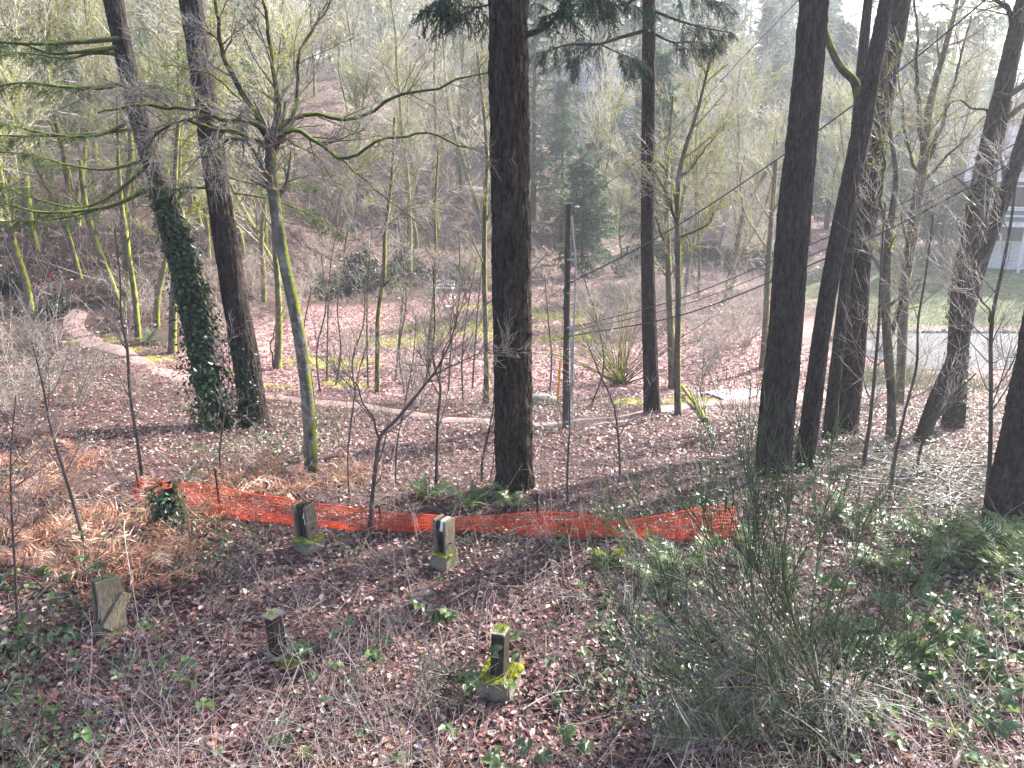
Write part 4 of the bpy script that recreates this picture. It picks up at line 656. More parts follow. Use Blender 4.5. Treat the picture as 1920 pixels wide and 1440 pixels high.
# ------------------------------------------------------------------ utility pole, guy guard, overhead wires
pb = np.array(G(1060, 802)); yp = pb[1]; o = thing('utility_pole', 'short wooden utility pole with grey conduits up its right side', 'pole', pb)
P = np.array([pb-[0, 0, .3], at(1062, 640, yp), at(1066, 382, yp)]); m_ = MB(); bark_trunk(m_, P, np.array([.075, .07, .064]), 60, 20, (.085, .065, .055), .04, 0, 3., 8., .4); part(m_, 'shaft', M['wood'], o)
m_ = MB(); e = P[-1]; box(m_, e+np.array([0, 0, .01]), (.17, .17, .03), rotm(.2), (.35, .34, .33)); part(m_, 'cap', M['metal'], o, False)
for (pts, w) in (([(1066, 795), (1070, 715), (1075, 620), (1079, 490), (1074, 430), (1072, 405)], .022), ([(1073, 790), (1074, 700), (1077, 600), (1078, 560)], .016), ([(1069, 792), (1070, 640), (1068, 590)], .012)):
    m_ = MB(); A = np.array([at(u, v_, yp-.12) for u, v_ in pts]); A[0, 2] -= .2; m_.tubes(curve_pts(A, 24), np.full(24, w), 8, (.34, .34, .36)); part(m_, 'conduit', M['metal'], o)
for v_ in (487, 550, 615, 655, 698, 716):
    m_ = MB(); A, B = at(1063, v_, yp-.09), at(1081 if v_ < 640 else 1077, v_, yp-.13); m_.tubes(np.linspace(A, B, 3), np.full(3, .013), 6, (.42, .42, .44)); part(m_, 'bracket', M['metal'], o)
m_ = MB(); lump(m_, at(1076, 396, yp-.1), (.10, .1, .10), (.10, .1, .1), k=10); lump(m_, at(1081, 388, yp-.1), (.12, .08, .05), (.5, .52, .56), k=10); part(m_, 'cable_clamp', M['metal'], o)
for u, v_ in ((1058, 545), (1057, 578)):
    m_ = MB(); box(m_, at(u, v_, yp-.02), (.05, .08, .08), rotm(0), (.05, .05, .05)); part(m_, 'junction_block', M['metal'], o, False)
gb = np.array(G(1045, 757)); o = thing('guy_guard', 'leaning bright yellow plastic guy-wire guard left of the utility pole', 'cable guard', gb); e = at(1051, 672, gb[1]-.1); m_ = MB(); m_.tubes(np.linspace(gb-[0, 0, .05], e, 8), np.full(8, .032), 8, (.72, .40, .02)); part(m_, 'guard', M['plastic'], o)
m_ = MB(); m_.tubes(np.linspace(e, P[-1]-[0, 0, .6], 8), np.full(8, .006), 5, (.08, .08, .08)); part(m_, 'guy_wire', M['metal'], o)
for lab, pts, w in (('highest overhead wire, thick, rising steeply to the top right', [(1070, 530), (1207, 460), (1280, 417), (1470, 290), (1527, 250), (1700, 122), (1847, 0), (2050, -180)], .014), ('faint thin overhead wire reaching the top edge near the slender fir', [(1070, 392), (1203, 296), (1280, 228), (1400, 100), (1497, 0), (1640, -150)], .006),
  ('upper of the three parallel wires crossing the right-hand trunks', [(1070, 615), (1280, 558), (1500, 467), (1647, 403), (1780, 337), (1920, 260), (2100, 160)], .011), ('middle of the three parallel wires crossing the right-hand trunks', [(1070, 622), (1280, 572), (1500, 487), (1647, 425), (1780, 360), (1920, 279), (2100, 175)], .008), ('lowest and thickest of the three parallel wires crossing the right-hand trunks', [(1070, 630), (1280, 590), (1500, 505), (1647, 440), (1780, 371), (1920, 292), (2100, 190)], .015)):
    n = len(pts); A = np.array([at(u, v_, yp-.05-(yp-11.)*.75*k/(n-1)) for k, (u, v_) in enumerate(pts)]); o = thing('overhead_wire', lab, 'wire', A[0]); m_ = MB(); m_.tubes(curve_pts(A, 40), np.full(40, w), 6, (.035, .035, .04)); part(m_, 'cable', M['metal'], o)
    m_ = MB(); m_.tubes(np.linspace(A[0]-[.05, 0, 0], A[0]+(A[1]-A[0])*.03, 4), np.full(4, w*1.9), 6, (.05, .05, .05)); part(m_, 'end_clamp', M['metal'], o)

# ------------------------------------------------------------------ bench, marker, stones, slab, logs
b = np.array(G(830, 556)); o = thing('bench', 'small white bench at the far edge of the leaf-covered clearing', 'bench', b); rt = rotm(R_(-12))
for nm, c, s in (('seat_board', (0, -.12, .44), (1.3, .17, .04)), ('seat_board', (0, .08, .44), (1.3, .17, .04)), ('back_board', (0, .22, .60), (1.3, .035, .13)), ('back_board', (0, .25, .77), (1.3, .035, .13)), ('leg', (-.5, -.15, .2), (.09, .08, .46)), ('leg', (.5, -.15, .2), (.09, .08, .46)), ('leg', (-.5, .18, .37), (.09, .07, .80)), ('leg', (.5, .18, .37), (.09, .07, .80))):
    m_ = MB(); box(m_, b+rt@np.array(c), s, rt, (.78, .77, .74)); bev(part(m_, nm, M['paint'], o, False))
b = np.array(G(842, 582)); m_ = MB(); box(m_, (0, 0, .08), (.5, .35, .3), rotm(.3), (.6, .58, .54), .02); o = m_.build('concrete_block', M['concrete'], None, False); o.location = b; bev(o, .03); tag(o, 'pale concrete block lying in the leaves in front of the white bench', 'block')
b = np.array(G(88, 557)); e = at(95, 512, b[1]); o = thing('marker_post', 'slim teal marker post with a red top on the left slope', 'marker post', b); m_ = MB(); m_.tubes(np.linspace(b-[0, 0, .1], b+(e-b)*.7, 4), np.full(4, .035), 8, (.10, .27, .28)); part(m_, 'shaft', M['plastic'], o)
m_ = MB(); m_.tubes(np.linspace(b+(e-b)*.7, e, 4), np.array([.036, .036, .036, .02]), 8, (.6, .05, .07)); part(m_, 'red_top', M['plastic'], o)
sb = G(1850, 634); o = thing('stone_edging', 'row of small stones edging the lawn above the grey road', 'edging', (sb[0], sb[1], sb[2]))
for q in range(34):
    x = 15.3+q*.33+rng.normal(0, .03); y_ = 32.45+rng.normal(0, .05); m_ = MB(); s = rng.uniform(.7, 1.15); lump(m_, (x, y_, float(terrain(x, y_))+.06), (.36*s, .26*s, .24*s), jit((.30, .29, .27), 1, .2)[0], k=10, amp=.35, seed=q*3.3); part(m_, 'stone', M['stone'], o)
b = np.array(G(1012, 752)); m_ = MB(); lump(m_, (0, 0, .05), (.95, .6, .34), (.22, .2, .18), k=18, amp=.3, seed=3.); lump(m_, (-.45, -.3, .03), (.4, .3, .26), (.15, .17, .06), k=12, amp=.4, seed=8.); o = m_.build('boulder', M['stone']); o.location = b; tag(o, 'low grey rock in the leaves just right of the central fir', 'rock')
def log(label, pts, r0, seed, mt='mossbough', col=(.1, .085, .06), lift=0.):
    A = []
    for u, v_, h in pts: p = np.array(G(u, v_)); p[2] += h; A.append(p)
    A = curve_pts(np.array(A), 14); r = np.random.default_rng(seed); o = thing('fallen_branch', label, 'branch', A[0]); m_ = MB(); bark_trunk(m_, A, np.linspace(r0, r0*.6, 14), 50, 12, col, .12, 0, seed, 6.); part(m_, 'stem', M[mt], o)
    m_ = MB(); S, D, _, _ = spawn(A[None], np.full((1, 14), r0), 5, .2, .95, (.5, 1.), r); D[:, 2] = np.abs(D[:, 2]); m_.tubes(grow(S, D, r.uniform(.2, .6, 5), 5, .1, 0, r), taper(np.full(5, r0*.3), 6, .3), 5, col); part(m_, 'side_twigs', M[mt], o)
log('mossy log leaning on the ground right of the many-armed tree', [(1322, 792, .05), (1300, 762, .14), (1276, 735, .22)], .075, 1)
log('mossy fallen bough hung across the trunks at the right', [(1720, 618, 1.1), (1680, 625, 1.0), (1620, 640, .9)], .06, 2)
log('dark fallen branch below the slanting trunk, in a litter of sticks', [(1690, 905, .1), (1760, 893, .14), (1850, 890, .18)], .03, 3, 'twig', (.07, .055, .05))
log('grey fallen branch lying left of the massive fir', [(1640, 960, .07), (1700, 965, .1), (1790, 945, .2)], .02, 4, 'twig', (.22, .2, .18))
log('pale snapped stick in the right bottom corner', [(1785, 1455, .05), (1800, 1420, .12), (1813, 1388, .2)], .022, 5, 'twig', (.42, .32, .24))
log('pale thin stick lying between the mossy block and the broom', [(980, 1345, .06), (1030, 1325, .12), (1105, 1312, .1)], .009, 6, 'twig', (.4, .35, .3))
log('dark stick lying in the leaves below the mossy block', [(600, 1382, .04), (560, 1372, .05), (515, 1365, .05)], .008, 7, 'twig', (.1, .08, .07))
log('straight white stick caught in the brush at the left', [(245, 975, .05), (243, 1060, .5), (262, 1180, .05)], .007, 8, 'twig', (.5, .45, .4))

# ------------------------------------------------------------------ houses among the trees
def slab(mb, q, th, col):                  # quad with thickness along its normal
    q = np.asarray(q, float); n = nrm(np.cross(q[1]-q[0], q[3]-q[0])); V = np.concatenate([q, q-n*th]); mb.add(V, [[0, 1, 2, 3], [7, 6, 5, 4], [0, 4, 5, 1], [1, 5, 6, 2], [2, 6, 7, 3], [3, 7, 4, 0]], col)
def house(label, c, W, D, H, roofh, rz, wall, roof, trim, wins, over=.5, stories=1, deck=False, band=None):
    z = min(float(terrain(c[0], c[1])), float(terrain(c[0]+W/2, c[1]-D/2)), float(terrain(c[0]-W/2, c[1]-D/2)))-.3; o = thing('house', label, 'house', (c[0], c[1], z), rz)
    def put(m_, nm, mt, sm=False, par=None): return m_.build(nm, M[mt], par or o, sm)
    m_ = MB(); box(m_, (0, 0, H/2), (W, D, H), np.eye(3), wall, 0)
    for sx in (-1, 1): m_.add([[sx*W/2, -D/2, H], [sx*W/2, D/2, H], [sx*W/2, 0, H+roofh]], [[0, 1, 2]] if sx > 0 else [[0, 2, 1]], wall)
    put(m_, 'wall', 'paint')
    for sy in (-1, 1):
        k = over/(D/2)*roofh; m_ = MB(); q = [[-W/2-over, sy*(D/2+over), H-k+.12], [W/2+over, sy*(D/2+over), H-k+.12], [W/2+over, 0, H+roofh+.12], [-W/2-over, 0, H+roofh+.12]]; slab(m_, q if sy < 0 else [q[1], q[0], q[3], q[2]], .14, roof); rf = put(m_, 'roof', 'roof')
        m_ = MB(); box(m_, (0, sy*(D/2+over+.02), H-k+.02), (W+2*over, .05, .22), np.eye(3), trim, 0); put(m_, 'fascia', 'paint', par=rf)
    for (x, zz, w, h) in wins:
        m_ = MB(); y_ = -D/2-.03
        for (cx, cz, sw, sh) in ((x, zz+h/2+.05, w+.2, .1), (x, zz-h/2-.05, w+.2, .1), (x-w/2-.05, zz, .1, h), (x+w/2+.05, zz, .1, h), (x, zz, .06, h)): box(m_, (cx, y_, cz), (sw, .1, sh), np.eye(3), trim, 0)
        wd = put(m_, 'window', 'paint'); m_ = MB(); box(m_, (x, -D/2-.012, zz), (w, .02, h), np.eye(3), (.03, .03, .04), 0); put(m_, 'pane', 'glass', par=wd)
    if deck:
        m_ = MB(); box(m_, (0, -D/2-1.0, deck), (W, 2.0, .18), np.eye(3), trim, 0); dk = put(m_, 'deck', 'paint')
        for q in range(5): m_ = MB(); x = -W/2+.1+q*(W-.2)/4; box(m_, (x, -D/2-1.9, deck/2), (.14, .14, deck), np.eye(3), trim, 0); put(m_, 'deck_post', 'paint', par=dk)
        for zz in (.5, .95): m_ = MB(); box(m_, (0, -D/2-1.93, deck+zz), (W, .06, .1), np.eye(3), trim, 0); put(m_, 'rail', 'paint', par=dk)
    if band:
        m_ = MB(); box(m_, (0, -D/2-.05, band[0]), (W*.96, .08, band[1]), np.eye(3), band[2], 0); put(m_, 'garage_door', 'paint')
    return o
hc = at(1345, 520, 60); house('brown-roofed house half hidden by trunks right of the slender fir', hc, 6.6, 7.0, 2.5, 3.9, R_(-14), (.07, .06, .055), (.235, .165, .14), (.2, .17, .15), [(-1.6, 1.3, 1.3, 1.1), (1.5, 1.3, 1.3, 1.1)])
hc = at(1432, 530, 55); house('low brown-roofed outbuilding just left of the thick dark fir', hc, 4.4, 5.0, 2.3, 2.0, R_(-26), (.05, .045, .042), (.27, .20, .18), (.25, .22, .2), [(.2, 1.2, 1.6, 1.1)])
hc = at(1985, 560, 46); house('grey house with a pale garage door at the right edge, above the road', hc, 11., 8., 5.6, 2.6, R_(-30), (.16, .16, .17), (.20, .20, .22), (.6, .6, .62), [(-3.6, 4.3, 1.8, 1.2), (.2, 4.3, 1.8, 1.2), (3.6, 4.3, 1.8, 1.2), (-4.2, 1.7, .9, 1.0)], deck=2.9, band=(1.0, 1.8, (.62, .62, .66)))
hp = G(1128, 300); house('faint blue-grey house high on the hazy hillside, left of the slender fir', (hp[0], hp[1]+6), 6.5, 7, 7.5, 2.6, R_(-20), (.13, .14, .17), (.12, .13, .16), (.25, .25, .28), [(-1.6, 6.6, 1.8, 1.4), (1.8, 6.6, 1.5, 1.4), (-1.6, 3.6, 1.8, 1.4), (1.8, 3.6, 1.5, 1.4)], deck=2.6)
hp2 = G(1060, 215)
HOUSE_XY = [(o.location.x, o.location.y) for o in bpy.data.objects if o.name.startswith('house')]

# ------------------------------------------------------------------ the wood behind: shared tree shapes, every tree an object
def bare_variant(seed, H, lean, mossy, tcol, nl):
    r = np.random.default_rng(seed); P = [np.zeros(3)]; d = nrm(np.array([lean, r.normal(0, .1), 1.]))
    for k in range(9): d = nrm(d+r.normal(0, .09, 3)+np.array([0, 0, .05])); P.append(P[-1]+d*H/9)
    P = np.array(P); P[0, 2] = -.4; Rr = np.linspace(.13, .025, 10)*H/11; t, w, ms = MB(), MB(), MB(); bark_trunk(t, P, Rr, 40, 9, (.16, .14, .11), .06, .2, seed, 6.)
    Pm = curve_pts(P, 24)[None]; Rm = np.interp(np.linspace(0, 9, 24), np.arange(10), Rr)[None]
    S, D, rr, tt = spawn(Pm, Rm, nl, .22, 1., (.45, 1.0), r); P1 = grow(S, D, H*.34*r.uniform(.5, 1.1, nl)*(1.2-.6*tt), 9, .13, .07, r); R1 = taper(rr*.5, 10, .25); w.tubes(P1, R1, 4, jit((.20, .18, .14), nl, .15, r))
    S, D, rr, tt = spawn(P1, R1, 8, .15, 1., (.4, .95), r); P2 = grow(S, D, H*.13*r.uniform(.4, 1.2, len(S)), 6, .13, .06, r); R2 = taper(np.clip(rr*.5, .006, .03), 7, .4); w.tubes(P2, R2, 3, jit(np.array(tcol)*.8, len(S), .2, r))
    S, D, rr, tt = spawn(P2, R2, 9, .1, 1., (.35, .9), r); P3 = grow(S, D, H*.07*r.uniform(.4, 1.2, len(S)), 3, .12, .05, r); w.tubes(P3, taper(np.full(len(S), .0065), 4, .6), 3, jit(tcol, len(S), .2, r))
    tufts(ms, Pm, Rm, int(250*mossy), .09, MOSS, r); tufts(ms, P1, R1, int(1400*mossy), .085, MOSS, r); tufts(ms, P2, R2, int(2600*mossy), .075, MOSS, r); tufts(ms, P3, np.zeros(P3.shape[:2]), int(1500*mossy), .06, np.array(MOSS)*1.1, r)
    return t.mesh('trunk', M['mossbark']), w.mesh('crown', M['twig']), ms.mesh('moss', M['moss'])
VAR = [bare_variant(401, 10, .1, 1.1, (0.58, 0.53, 0.42), 17), bare_variant(402, 12, -.15, .8, (0.61, 0.54, 0.46), 18), bare_variant(403, 8, .2, 1.5, (0.55, 0.53, 0.37), 16), bare_variant(404, 14, 0, .5, (0.63, 0.58, 0.51), 19), bare_variant(405, 9, -.25, 1.2, (0.57, 0.51, 0.41), 17)]
def fir_variant(seed, H, R0):
    r = np.random.default_rng(seed); t = MB(); P = np.stack([np.zeros(8), np.zeros(8), np.linspace(-.5, H*.96, 8)], -1); bark_trunk(t, P, np.linspace(.24, .03, 8)*H/18, 40, 10, (.10, .08, .068), .06, .2, seed); bt, nd = conifer_crown(r, H, R0, 130, .10, .22, 1.9)
    return t.mesh('trunk', M['firbare']), bt.mesh('branches', M['firbare']), nd.mesh('needles', M['needle'])
FV = [fir_variant(451, 19, 3.6), fir_variant(452, 14, 3.0), fir_variant(453, 8, 2.6)]
def place(meshes, names, o):
    a = None
    for nm, me in zip(names, meshes): link(nm, me, o)
def hill_b(x): return np.interp(x, [-150, -60, -30, -20, -14, -10, -2, 6, 15, 30, 60, 120], [0, 8, 16, 21.5, 27, 37, 45.5, 54, 64, 78, 100, 130])
r = np.random.default_rng(91); pts = []; tries = 0
def zone(x, y):
    if x < -9 and y < 48: return 'left'
    if y > 85: return 'far'
    return 'right' if x > 6 else 'mid'
LB = dict(left=('bare mossy tree on the brown hillside left of the clearing', 'bare trees on the left hillside'), mid=('bare yellow-mossed tree on the slope behind the clearing', 'bare trees behind the clearing'), right=('bare pale tree in the hazy wood behind the right-hand trunks', 'bare trees behind the right-hand trunks'), far=('hazy bare tree high on the distant slope', 'bare trees on the distant slope'))
LF = dict(left=('dark green fir on the hillside at the left', 'firs on the left hillside'), mid=('green fir standing behind the clearing', 'firs behind the clearing'), right=('blue-green hazy fir behind the right-hand trunks', 'firs behind the right-hand trunks'), far=('pale blue hazy fir on the distant slope', 'firs on the distant slope'))
while len(pts) < 400 and tries < 24000:
    tries += 1; y = 24+r.random()**1.7*105; x = r.uniform(-.85, .85)*y+r.normal(0, 2); s = y-hill_b(x); u_, v_, f_ = topx(np.array([x, y, float(terrain(x, y))+2]))
    if abs(u_-960) > 1350: continue
    if s < .6 and not (x > 7 and y > 37): continue
    if x > 13 and 24 < y < 46: continue
    if any((x-hx)**2+(y-hy)**2 < (49 if q < 3 else 26) for q, (hx, hy) in enumerate(HOUSE_XY)) : continue
    if any(math.hypot(x-hx*.86, y-hy*.86) < 4.5 for hx, hy in HOUSE_XY[2:3]): continue
    md = 1.05+.019*y
    if any((x-p[0])**2+(y-p[1])**2 < md*md for p in pts): continue
    if path_dist(np.array([x]), np.array([y]))[0] < 1.2: continue
    pts.append((x, y))
for k, (x, y) in enumerate(pts):
    far = y > 62; conif = (r.random() < ((.34 if x > 3 else .14) if far else .06)) or (x > 10 and y > 70 and r.random() < .5); z = zone(x, y); zz = float(terrain(x, y)); sc = r.uniform(.75, 1.25)
    if conif:
        o = thing('fir_tree', LF[z][0], 'tree', (x, y, zz), r.uniform(0, 6.28), LF[z][1]); place(FV[r.integers(0, 3) if far else r.integers(1, 3)], ('trunk', 'branches', 'needles'), o); sc *= 1.15
    else:
        o = thing('bare_tree', LB[z][0], 'tree', (x, y, zz), r.uniform(0, 6.28), LB[z][1]); place(VAR[r.integers(0, 5)], ('trunk', 'crown', 'moss'), o)
    o.scale = (sc, sc, sc*r.uniform(.9, 1.15))
for lab, (u, v_), sc, q in (('bushy green young fir behind the utility pole', (1090, 520), 1.0, 2), ('rounded pale green fir left of the hazy house', (1052, 455), .8, 1), ('low dark green fir at the foot of the far slope, beside the pole', (1120, 455), .8, 2)):
    p = np.array(G(u, v_)); o = thing('fir_tree', lab, 'tree', p, q*1.1); place(FV[q], ('trunk', 'branches', 'needles'), o); o.scale = (sc,)*3
# two tall straight far trunks seen left of the slender fir
for lab, u0, u1, v0 in (('tall straight hazy trunk beside the blue-grey house, left of a pair', 1122, 1124, 330), ('tall straight hazy trunk beside the blue-grey house, right of a pair', 1133, 1136, 330)):
    b = G(u0, v0); P, Rr = px_axis([(u0, v0, 6), (u1, 150, 6), (u1+1, 0, 5)], b[1]-2.5, 0); P, Rr = extend(P, Rr, P[-1][2]+8); o = thing('fir_tree', lab, 'tree', P[0]); t = MB(); C, _ = bark_trunk(t, P, Rr, 60, 12, (.10, .085, .075), .05, .1, 2.); part(t, 'trunk', M['firbare'], o)
    cr = link('crown', None, o); cr.location = C[26]-P[0]; cr.scale = (.8, .8, .7); link('branches', CROWN[0][0], cr); link('needles', CROWN[0][1], cr)
# the far wood that closes the view
r = np.random.default_rng(95); mb = MB(); n = 760; y = r.uniform(112, 300, n); x = r.uniform(-.9, .9, n)*y; z = terrain(x, y); H = r.uniform(13, 26, n)*np.where((x/y > .5) & (x/y < .72), .75, 1.)
mb.tubes(np.stack([np.stack([x, y, z-.5], -1), np.stack([x, y, z+H*.5], -1), np.stack([x, y, z+H*.95], -1)], 1), np.stack([.25+0*x, .15+0*x, .04+0*x], -1), 4, (.10, .085, .075))
k = 110; h = r.random((n, k)); a = r.uniform(0, 6.283, (n, k)); rad = (1-h)**.8*H[:, None]*.19*r.random((n, k))**.5; p = np.stack([x[:, None]+np.cos(a)*rad, y[:, None]+np.sin(a)*rad, z[:, None]+H[:, None]*(.15+.85*h)], -1).reshape(-1, 3)
d = np.stack([np.cos(a), np.sin(a), -.5+0*a], -1).reshape(-1, 3)+r.normal(0, .4, (n*k, 3)); blades(mb, p, d, r.uniform(.7, 1.5, n*k), .5, np.repeat(pick([(.05, .08, .05), (.09, .10, .06), (.16, .14, .11)], [4, 2, 2], n, .15, r), k, 0), r)
stuff(mb.build('far_wood', M['needle']), 'hazy blue mass of trees closing the view on the distant hills', 'wood')

# ------------------------------------------------------------------ ferns, brambles, seedling
def frond_mesh(seed, mt, col, L=.7, npin=20, brown=False, w=.16):
    r = np.random.default_rng(seed); t = np.linspace(0, 1, 12); droop = r.uniform(.25, .5); P = np.stack([r.normal(0, .02)*t*t*3, t*L, L*(.75*t-droop*1.6*t*t)], -1); b = MB(); b.tubes(P, np.linspace(.005, .0015, 12), 3, np.array(col)*.8)
    tt = np.linspace(.12, .98, npin); Q = np.stack([np.interp(tt, t, P[:, i]) for i in range(3)], -1); wl = w*np.sin(np.clip(tt*1.15, 0, 1)**.6*math.pi*.93)**.8*L/.7+.008
    for s in (-1, 1):
        D = np.stack([np.full(npin, s*1.), np.full(npin, .35), r.normal(-.3 if brown else 0, .8 if brown else .12, npin)], -1); roll = np.full(npin, 0.)+r.normal(0, .9 if brown else .25, npin)
        blades(b, Q+r.normal(0, .012 if brown else 0, Q.shape), D, wl*(r.uniform(.5, 1.3, npin) if brown else 1), (.014 if brown else .03)*L/.7, jit(col, npin, .2, r), r, roll)
    return b.mesh('frond', mt, False)
GF = [frond_mesh(500+k, M['leaf'], c) for k, c in enumerate([(.10, .155, .055), (.135, .19, .065), (.08, .125, .055), (.17, .21, .07)])]
BF = [frond_mesh(510+k, M['litter'], c, L=.75, npin=34, brown=True, w=.2) for k, c in enumerate([(.46, .25, .16), (.52, .32, .22), (.36, .18, .11), (.58, .40, .30)])]
def fern(name, label, p, meshes, n, sc, seed, lay=.5, group=None):
    r = np.random.default_rng(seed); o = thing(name, label, 'fern', p, group=group)
    for k in range(n):
        f = link('frond', meshes[r.integers(0, len(meshes))], o); f.rotation_euler = (r.normal(lay, .25), r.normal(0, .3), k*6.283/n+r.normal(0, .3)); s = sc*r.uniform(.7, 1.2); f.scale = (s, s, s); f.location = (r.normal(0, .04), r.normal(0, .04), .01)
GR = [('green sword fern at the foot of the massive fir, lower of two', 1865, 1075, 1.2), ('green sword fern touching the massive fir, right at the edge', 1908, 1035, 1.1), ('green sword fern left of the massive fir, beside a sapling', 1790, 1040, 1.2), ('sword fern in the leafy patch behind the broom, at the right', 1730, 1020, 1.0), ('small bright fern at the foot of the central fir', 962, 950, .7), ('grey-green fern left of the foot of the central fir', 895, 955, .9), ('fern under the broom, right of the mossed stub', 1235, 1105, 1.1), ('low fern beside the mossed stub below the netting', 1222, 1072, .6), ('fern among brambles above the broom roots', 1420, 1070, 1.0), ('fern hidden low in the broom, left side', 1290, 1075, 1.0), ('pale fern on the verge of the path, left of the ivy-wrapped trunk', 280, 645, 1.1), ('fern behind the broom top, near the thick dark fir', 1590, 985, 1.0), ('low fern in the leaves between tag post and central fir', 800, 935, .8), ('fern in the brambles right of the broom stem', 1655, 1075, .9)]
for k, (lab, u, v_, sc) in enumerate(GR): fern('fern', lab, G(u, v_), GF, 13, sc*.9, 600+k, .35, 'green ferns')
BR = [(105, 930), (50, 1000), (200, 1048), (285, 1055), (330, 935), (150, 985), (40, 880), (440, 935), (545, 925), (10, 940), (250, 985), (90, 1075), (225, 1085), (380, 960), (20, 1060), (300, 1090), (130, 880), (640, 905), (480, 900), (70, 830), (160, 1020), (340, 1010)]
for k, (u, v_) in enumerate(BR): fern('dead_fern', 'collapsed orange-brown dead fern in the patch at the left of the netting', G(u, v_), BF, 15, 1.0, 640+k, .1, 'dead brown ferns at the left')
def leaflet(r, L, W): return np.array([[0, 0, 0], [W*.42, L*.22, .012], [W*.5, L*.5, .02], [W*.3, L*.8, .008], [0, L, -.012], [-W*.3, L*.8, .01], [-W*.5, L*.5, .018], [-W*.42, L*.22, .014], [0, L*.5, -.006]])
LF8 = np.array([[8, q, (q+1) % 8] for q in range(8)])
def tri_leaf(seed, col):
    r = np.random.default_rng(seed); b = MB(); b.tubes(np.array([[0, -.05, 0], [0, 0, .003], [0, .02, 0]]), np.full(3, .0015), 3, (.14, .14, .06))
    for a, s, oy in ((0, 1., .015), (1.15, .8, 0), (-1.15, .8, 0)):
        v = leaflet(r, .075*s, .06*s); c, sn = math.cos(a), math.sin(a); v = v@np.array([[c, sn, 0], [-sn, c, 0], [0, 0, 1]]); v[:, 1] += oy; v[:, 2] += r.normal(0, .004, len(v)); b.add(v, LF8, jit(col, 1, .1, r)[0])
    return b.mesh('leaf', M['leaf'], True)
TL = [tri_leaf(700+k, c) for k, c in enumerate([(.10, .16, .06), (.13, .20, .075), (.07, .115, .055), (.20, .23, .06), (.13, .175, .10)])]
def bramble(label, u, v_, n, seed, spread=.35, sc=1., h=.28, group='leafy bramble sprays in the foreground'):
    r = np.random.default_rng(seed); p = np.array(G(u, v_)); o = thing('bramble', label, 'bramble', p, group=group); k = 4; S = np.zeros((k, 3)); a = r.uniform(0, 6.28, k); P = grow(S, np.stack([np.cos(a), np.sin(a), np.full(k, 1.1)], -1), np.full(k, spread*2.2), 9, .12, -.16, r); P[..., 2] = np.maximum(P[..., 2], .02); c = MB(); c.tubes(P, taper(np.full(k, .006), 10, .5), 4, jit((.16, .10, .08), k, .2, r)); c.build('canes', M['twig'], o)
    for q in range(n):
        m = q % k; i = r.integers(3, 10); f = link('leaf', TL[r.choice(5, p=[.3, .3, .2, .1, .1])], o); f.location = P[m, i]+np.array([r.normal(0, .05), r.normal(0, .05), r.uniform(.0, .05)]); f.rotation_euler = (r.normal(.15, .35), r.normal(0, .35), r.uniform(0, 6.28)); s = sc*r.uniform(.75, 1.3); f.scale = (s, s, s)
BRM = [('bramble spray just right of the broom root', 1655, 1270, 16), ('dense bramble leaves right of centre in the right-hand patch', 1735, 1285, 18), ('bramble leaves at the right edge, upper part of the near patch', 1880, 1255, 18), ('bramble spray in the middle of the right-hand patch', 1810, 1262, 18), ('bramble leaves drooping beside the broom root, low', 1680, 1345, 14), ('bramble spray at the right edge above the near patch', 1895, 1165, 14), ('yellowing bramble spray before the ferns at the right', 1805, 1150, 14), ('bramble leaves in the right bottom corner', 1895, 1375, 14), ('bramble leaves by the pale snapped stick', 1745, 1395, 10),
 ('yellow-green bramble sprig between tag post and mossy block', 765, 1165, 8), ('lone bramble sprig left of the mossy block', 725, 1245, 7), ('bramble sprig in the bottom edge, left of centre', 455, 1400, 9), ('yellow-tinged bramble sprig at the bottom edge, centre', 790, 1385, 9), ('bramble sprig at the bottom edge below the broom', 1090, 1400, 9), ('bramble spray in the left bottom corner', 60, 1365, 10), ('bramble leaves by the left edge above the corner', 45, 1150, 10), ('pale bramble sprig left of the split post', 300, 1250, 9), ('bramble sprig right of the split post, low', 625, 1330, 9), ('bramble sprig right of the mossy block', 1010, 1235, 7), ('bramble sprig left of the broom, above the dead stems', 1150, 1125, 9), ('bramble sprig below the mossed stub', 1060, 1100, 8), ('bramble spray along the broad leaning post', 150, 1120, 10), ('bramble leaves at the foot of the broad leaning post', 225, 1200, 8), ('yellow bramble shoot before the right half of the netting', 1100, 1010, 8), ('bramble shoot before the netting, near its right end', 1245, 1050, 8), ('bramble spray in the weeds behind the right end of the netting', 1420, 985, 12), ('bramble spray behind the broom, centre', 1500, 1010, 12), ('bramble spray above the broom root, right', 1600, 1110, 12)]
for k, (lab, u, v_, n) in enumerate(BRM): bramble(lab, u, v_, int(n*1.35), 720+k, spread=.45, sc=(1.75 if u > 1600 else 1.45) if v_ > 1100 else 1.2)
# ivy-covered stump behind the netting, small fir seedling
b = np.array(G(320, 1000)); o = thing('ivy_stump', 'dark ivy-covered stump at the left end of the netting', 'stump', b); m_ = MB(); bark_trunk(m_, np.array([b-[0, 0, .1], b+[0, 0, .35], b+[.03, 0, .62]]), np.array([.12, .11, .1]), 30, 20, (.06, .05, .045), .15, .2, 4., 7.); part(m_, 'stump', M['firbare'], o)
m_ = MB(); n = 420; a = r.uniform(0, 6.28, n); q = r.random(n); p = b+np.stack([np.cos(a)*(.12+.14*r.random(n)), np.sin(a)*(.12+.14*r.random(n)), q*.68], -1); m_.inst(*LEAF6, p, frames(np.stack([np.cos(a), np.sin(a), .6+0*a], -1)+r.normal(0, .4, (n, 3)), r), r.uniform(.05, .1, n), pick(IVY, [3, 2, 2], n, .2, r)); stuff(part(m_, 'leaves', M['leaf'], o, False))
